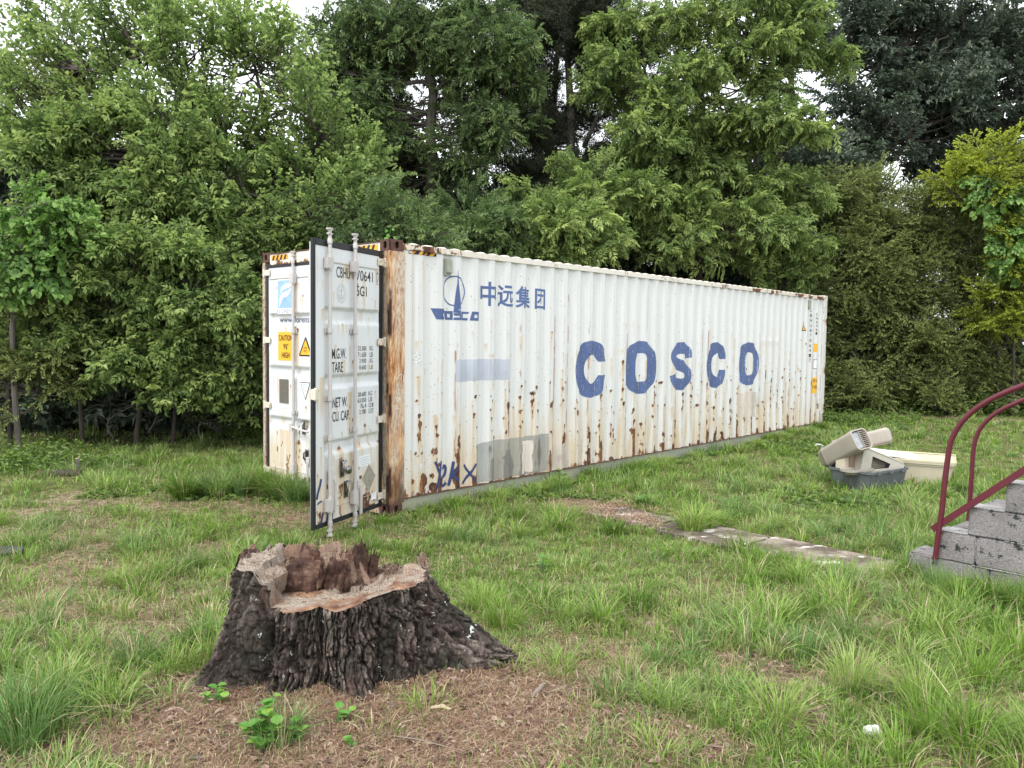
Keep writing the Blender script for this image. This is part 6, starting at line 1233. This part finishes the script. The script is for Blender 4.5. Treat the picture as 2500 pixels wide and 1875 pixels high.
def build_grass():
    r = np.random.default_rng(31); VV = []; QQ = []; TT = []; CC = []; n0 = 0; ntri = 0
    def put(V, Q, T_, C_):
        nonlocal n0, ntri; VV.append(V); QQ.append(Q + n0); TT.append(T_ + n0); CC.append(C_); n0 += len(V); ntri += 2 * len(Q) + len(T_)
    bands = [(2.6, 4.2, 4800, 3, .0046), (4.2, 6.2, 3300, 3, .0054), (6.2, 9., 1900, 2, .0062), (9., 13., 900, 2, .0088), (13., 21.5, 420, 2, .0125)]
    for y0, y1, dens, seg, wd in bands:
        # tufts
        xm = .68 * y1 + .5; area = 2 * xm * (y1 - y0); nb = int(area * dens); per = 46 if y0 < 9 else 30; nt = int(nb / per)
        tx, ty = r.uniform(-xm, xm, nt * 1), r.uniform(y0, y1, nt * 1); thin = bare(tx, ty); ok = infront(tx, ty) & ~blocked(tx, ty) & (r.random(nt) > thin * .93)
        u, v = to_cont(tx, ty); ok &= ~((u > 5) & (v > 2.4)) & ~((ty > 14.6 + .15 * (tx + 5)) & (tx < -2) & (r.random(nt) < .7)) & ~((ty > 20) & (r.random(nt) < .8))
        tx, ty, thin = tx[ok], ty[ok], thin[ok]; nt = len(tx); lush = fbm(tx * .8, ty * .8, 6., 3); big = r.random(nt) ** 2.5
        u, v = to_cont(tx, ty); nearc = np.exp(-np.maximum(0, np.abs(v + .10)) / .22) * (u > -.4) * (u < 12.5) + np.exp(-np.hypot(u + .35, v - 2.2) / .6) * 1.2 + np.exp(-np.hypot(tx + 2.9, ty - 10.2) / .9) * .6
        th_ = (.05 + .08 * lush + .16 * big * (lush > .42) + .03 * nearc) * (1 - .5 * thin) * r.uniform(.75, 1.25, nt) * (1 + .25 * (tx > 1.) * (ty < 8)); tr_ = .03 + .05 * r.random(nt) + .04 * big
        cnt = np.maximum(8, (per * (.6 + 1.1 * big + .3 * r.random(nt)) * (1 - .3 * thin)).astype(int)); idx = np.repeat(np.arange(nt), cnt); k = len(idx)
        a = r.uniform(0, 2 * pi, k); rad_ = np.sqrt(r.random(k)) * tr_[idx]; x, y = tx[idx] + np.cos(a) * rad_, ty[idx] + np.sin(a) * rad_
        h = th_[idx] * r.uniform(.45, 1.25, k); lean = np.abs(r.normal(.25, .35, k)) + .5 * rad_ / tr_[idx]; az = a + r.normal(0, .5, k)
        gi = (fbm(tx * 1.5, ty * 1.5, 11., 3) * 1.6 - .3 + r.normal(0, .18, nt)).clip(0, 1)[idx] * 3.99; g_ = GREENS[np.clip(gi.astype(int), 0, 3)] * (1 - (gi % 1))[:, None] + GREENS[np.clip(gi.astype(int) + 1, 0, 4)] * (gi % 1)[:, None]
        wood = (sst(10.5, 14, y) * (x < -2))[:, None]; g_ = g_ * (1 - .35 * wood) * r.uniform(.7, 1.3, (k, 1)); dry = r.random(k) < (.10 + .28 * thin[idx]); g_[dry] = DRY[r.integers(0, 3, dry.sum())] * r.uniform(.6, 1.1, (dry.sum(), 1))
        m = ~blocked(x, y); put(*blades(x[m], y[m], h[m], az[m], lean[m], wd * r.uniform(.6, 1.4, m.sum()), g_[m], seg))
        # fine lawn between tufts
        nf = int(area * dens * .55); x, y = r.uniform(-xm, xm, nf), r.uniform(y0, y1, nf); th2 = bare(x, y); ok = infront(x, y) & ~blocked(x, y) & (r.random(nf) > th2 * .8); u, v = to_cont(x, y); ok &= ~((u > 5) & (v > 2.4)); x, y, th2 = x[ok], y[ok], th2[ok]; k = len(x)
        g_ = GREENS[r.integers(0, 4, k)] * r.uniform(.7, 1.2, (k, 1)); dry = r.random(k) < .25 + .3 * th2; g_[dry] = DRY[r.integers(0, 3, dry.sum())] * r.uniform(.6, 1.1, (dry.sum(), 1))
        put(*blades(x, y, r.uniform(.03, .10, k), r.uniform(0, 2 * pi, k), np.abs(r.normal(.5, .5, k)), wd * .9, g_, 2 if y0 < 9 else 1))
    # tall bunches against the container, bins, steps and the near corners
    spots = [(float(OX + SU * u + CU * o_), float(OY + CU * u - SU * o_), h) for u, o_, h in [(u_, r.uniform(.08, .30), .06 + .16 * r.random() ** 2) for u_ in np.arange(-.3, 12.3, .13)]]
    spots += [(OX + SU * -.25 - CU * v_, OY + CU * -.25 + SU * v_, .36) for v_ in np.arange(1.3, 2.7, .09)] + [(OX - SU * .8 - CU * 2.3 + r.normal(0, .2), OY - CU * .8 + SU * 2.3 + r.normal(0, .2), .35) for _ in range(8)]
    spots += [(*gp(px, py, .05), h) for px, py, h in ((2030, 1215, .13), (2080, 1222, .14), (2130, 1225, .12), (2200, 1222, .14), (2260, 1212, .2), (2310, 1200, .18), (2350, 1190, .2), (1690, 1285, .34), (1700, 1275, .3), (1715, 1280, .26), (1500, 1285, .18), (1950, 1395, .16), (2050, 1405, .2), (2150, 1410, .22), (2210, 1405, .2), (1000, 1580, .22), (2230, 1390, .2), (2290, 1440, .24), (2350, 1470, .24), (2420, 1490, .28), (2480, 1510, .3),
              (60, 1860, .36), (20, 1820, .36), (90, 1800, .3), (150, 1700, .2), (330, 1650, .22), (480, 1600, .2), (2490, 1650, .35), (2380, 1700, .3), (2080, 1700, .28), (1950, 1620, .24), (2280, 1830, .28), (1230, 1560, .26), (1180, 1500, .24), (1320, 1500, .24), (1080, 1290, .2), (900, 1330, .2), (700, 1330, .2), (300, 1420, .2), (460, 1380, .2), (2250, 1750, .3), (1560, 1500, .24), (1900, 1800, .24), (680, 1865, .2))]
    for (cx, cy, h0) in spots:
        if 9.4 < cy < 10.4 and 3.9 < cx < 6: h0 *= .8
        k = 190 if h0 > .17 else 95; a = r.uniform(0, 2 * pi, k); rr_ = np.sqrt(r.random(k)) * (.10 if h0 > .17 else .06); x, y = cx + np.cos(a) * rr_, cy + np.sin(a) * rr_; g_ = GREENS[r.integers(0, 5)] * r.uniform(.7, 1.25, (k, 1)); dry = r.random(k) < .08; g_[dry] = DRY[0]
        u, v = to_cont(x, y); m = ~((u > 0) & (u < L) & (v > 0) & (v < WD)); put(*blades(x[m], y[m], h0 * r.uniform(.5, 1.2, m.sum()), a[m] + r.normal(0, .4, m.sum()), (np.abs(r.normal(.4, .35, k)) + .15)[m], (.005 if cy < 7 else .010), g_[m], 3))
    # seed stalks
    k = 260; x, y = r.uniform(-4, 7, k), r.uniform(3, 11, k); m = infront(x, y) & ~blocked(x, y) & (bare(x, y) < .4); x, y = x[m], y[m]; put(*blades(x, y, r.uniform(.25, .42, len(x)), r.uniform(0, 6.3, len(x)), r.uniform(.1, .4, len(x)), .003, np.tile([(.32, .33, .16)], (len(x), 1)), 3))
    me = mesh('grass', np.concatenate(VV), [np.concatenate(QQ), np.concatenate(TT)], m_gr, np.concatenate(CC)); ob('grass', me, label='rough tufted green grass with dry blades over the whole yard', cat='grass', kind='stuff'); print('grass tris', ntri)
    # straw and dead needles
    VV, TT, CC, n0 = [], [], [], 0
    def straw(x, y, ln, col, wd, lift=.02):
        nonlocal n0; k = len(x); a = r.uniform(0, 2 * pi, k); bend = r.normal(0, .25, k); z = gz(x, y) + r.random(k) ** 2 * lift + .003; P0 = np.stack([x - np.cos(a) * ln / 2, y - np.sin(a) * ln / 2, z + r.normal(0, .004, k)], 1); P1 = np.stack([x, y, z + .004 + r.random(k) * lift * .5], 1); P2 = np.stack([x + np.cos(a + bend) * ln / 2, y + np.sin(a + bend) * ln / 2, z + r.normal(0, .006, k)], 1)
        S_ = np.stack([-np.sin(a), np.cos(a), 0 * a], 1) * wd / 2; V = np.stack([P0, P1 + S_, P1 - S_, P2], 1).reshape(-1, 3); b_ = (np.arange(k) * 4)[:, None, None]; T_ = (np.array([(0, 2, 1), (1, 2, 3)])[None] + b_).reshape(-1, 3); VV.append(V); TT.append(T_ + n0); CC.append(np.repeat(col, 4, 0)); n0 += len(V)
    SC = np.array([(.46, .33, .22), (.34, .20, .13), (.56, .44, .30), (.24, .13, .09), (.40, .26, .18)])
    for (xa, xb, ya, yb, n_, wd) in ((-2.2, 1.2, 2.7, 4.9, 90000, .0024), (-4.5, 4., 3.2, 9.5, 80000, .005), (-1, 14, 8, 21, 16000, .012)):
        x, y = r.uniform(xa, xb, n_), r.uniform(ya, yb, n_); m = infront(x, y) & (r.random(n_) < bare(x, y)) & (~blocked(x, y) | (in_path(x, y)[0] * 0 + r.random(n_) < .0)); x, y = x[m], y[m]; k = len(x); straw(x, y, r.uniform(.03, .11, k) * (1 if wd < .003 else 1.2), SC[r.integers(0, 5, k)] * r.uniform(.6, 1.15, (k, 1)), wd)
    # straw caught on the stump, on the path
    a_, c_ = r.uniform(.1, 1.2, 2500), r.uniform(-.1, .6, 2500); x, y = 1.1 + a_ * _pd[0] + c_ * _pn[0], 9.11 + a_ * _pd[1] + c_ * _pn[1]; m = fbm(x * 3, y * 3) > .44; straw(x[m], y[m], .07, SC[r.integers(0, 5, m.sum())], .006, .07)
    ob('straw', mesh('straw', np.concatenate(VV), np.concatenate(TT), m_gr, np.concatenate(CC)), label='dry brown pine straw and dead grass around the stump', cat='straw', kind='stuff'); print('straw', n0 // 2)
    # dead leaves and bark crumbs
    k = 5200; x, y = r.uniform(-2.2, 1.6, k), r.uniform(2.8, 5, k); m = (bare(x, y) > .5) & ~blocked(x, y); x, y = x[m], y[m]; k = len(x); L_ = Lf(); a = r.uniform(0, 2 * pi, k)
    L_.leaves(np.stack([x, y, gz(x, y) + .012 + r.random(k) * .012], 1), np.stack([np.cos(a), np.sin(a), r.normal(0, .25, k)], 1), np.stack([r.normal(0, .3, k), r.normal(0, .3, k), 1 + 0 * a], 1), np.where(r.random(k) < .12, 2.0, 1.) * r.uniform(.012, .045, k), np.where(r.random(k) < .12, 1.8, 1.) * r.uniform(.008, .026, k), r.random(k), fold=.15)
    ob('leaf_litter', L_.mesh('leaf_litter', leaf_mat('dead_leaves', (.045, .028, .022), (.17, .10, .075), (.46, .36, .29), .05)), label='crumbs of bark and dead leaves on the straw by the stump', cat='leaf litter', kind='stuff')
    # low broad-leaved weeds at the edge of the wood and on the left
    L_ = Lf(); P = []
    for (px, py, sx, sy, n_, hh, z_) in ((2250, 1006, 3.6, .9, 14000, .8, .1), (2060, 1030, 1.2, 1.0, 3600, .3, .1), (1980, 1085, 1.3, .9, 1500, .08, .05), (260, 1715, .35, .25, 900, .03, .12), (640, 1060, .8, .7, 900, .35, .05), (40, 1130, 1.2, .8, 2200, .35, .05), (2440, 1006, 1.8, .8, 6000, .7, .1)):
        q = gp(px, py, z_); x, y = q[0] + r.normal(0, sx / 2, n_), q[1] + r.normal(0, sy / 2, n_); u, v = to_cont(x, y); m = ~((u > -.3) & (u < L + .1) & (v > -.05) & (v < WD + .1)) & ~blocked(x, y); x, y = x[m], y[m]; hn = fbm(x * 2.2, y * 2.2, 5.); z = gz(x, y) + .01 + r.random(len(x)) * hh * (hn * 1.6 - .2).clip(.05, 1.2); P.append(np.stack([x, y, z], 1))
    n_ = 42000; x, y = r.uniform(-5, 6, n_), 2.7 + 7.5 * r.random(n_); cl = fbm(x * 1.7, y * 1.7, 21., 4); m = infront(x, y) & ~blocked(x, y) & (cl > .50) & (bare(x, y) < .7); x, y = x[m], y[m]; P.append(np.stack([x, y, gz(x, y) + .008 + r.random(len(x)) * .03], 1))
    P = np.concatenate(P); k = len(P); a = r.uniform(0, 2 * pi, k); s_ = np.where(P[:, 1] > 9, 1.5, .55); L_.leaves(P, np.stack([np.cos(a), np.sin(a), r.normal(.1, .3, k)], 1), np.stack([r.normal(0, .4, k), r.normal(-.2, .4, k), 1 + 0 * a], 1), s_ * r.uniform(.03, .06, k), s_ * r.uniform(.02, .035, k), r.random(k), fine=False)
    ob('weeds', L_.mesh('weeds', leaf_mat('low_weed_leaves', (.05, .09, .02), (.11, .18, .035), (.22, .31, .07), .3)), label='low broad-leaved weeds along the edge of the wood', cat='weeds', kind='stuff')
build_grass()
print('sprays', NSPRAY, 'objects', len(bpy.data.objects), 'tris', sum(len(m.loops) - 2 * len(m.polygons) for m in bpy.data.meshes))
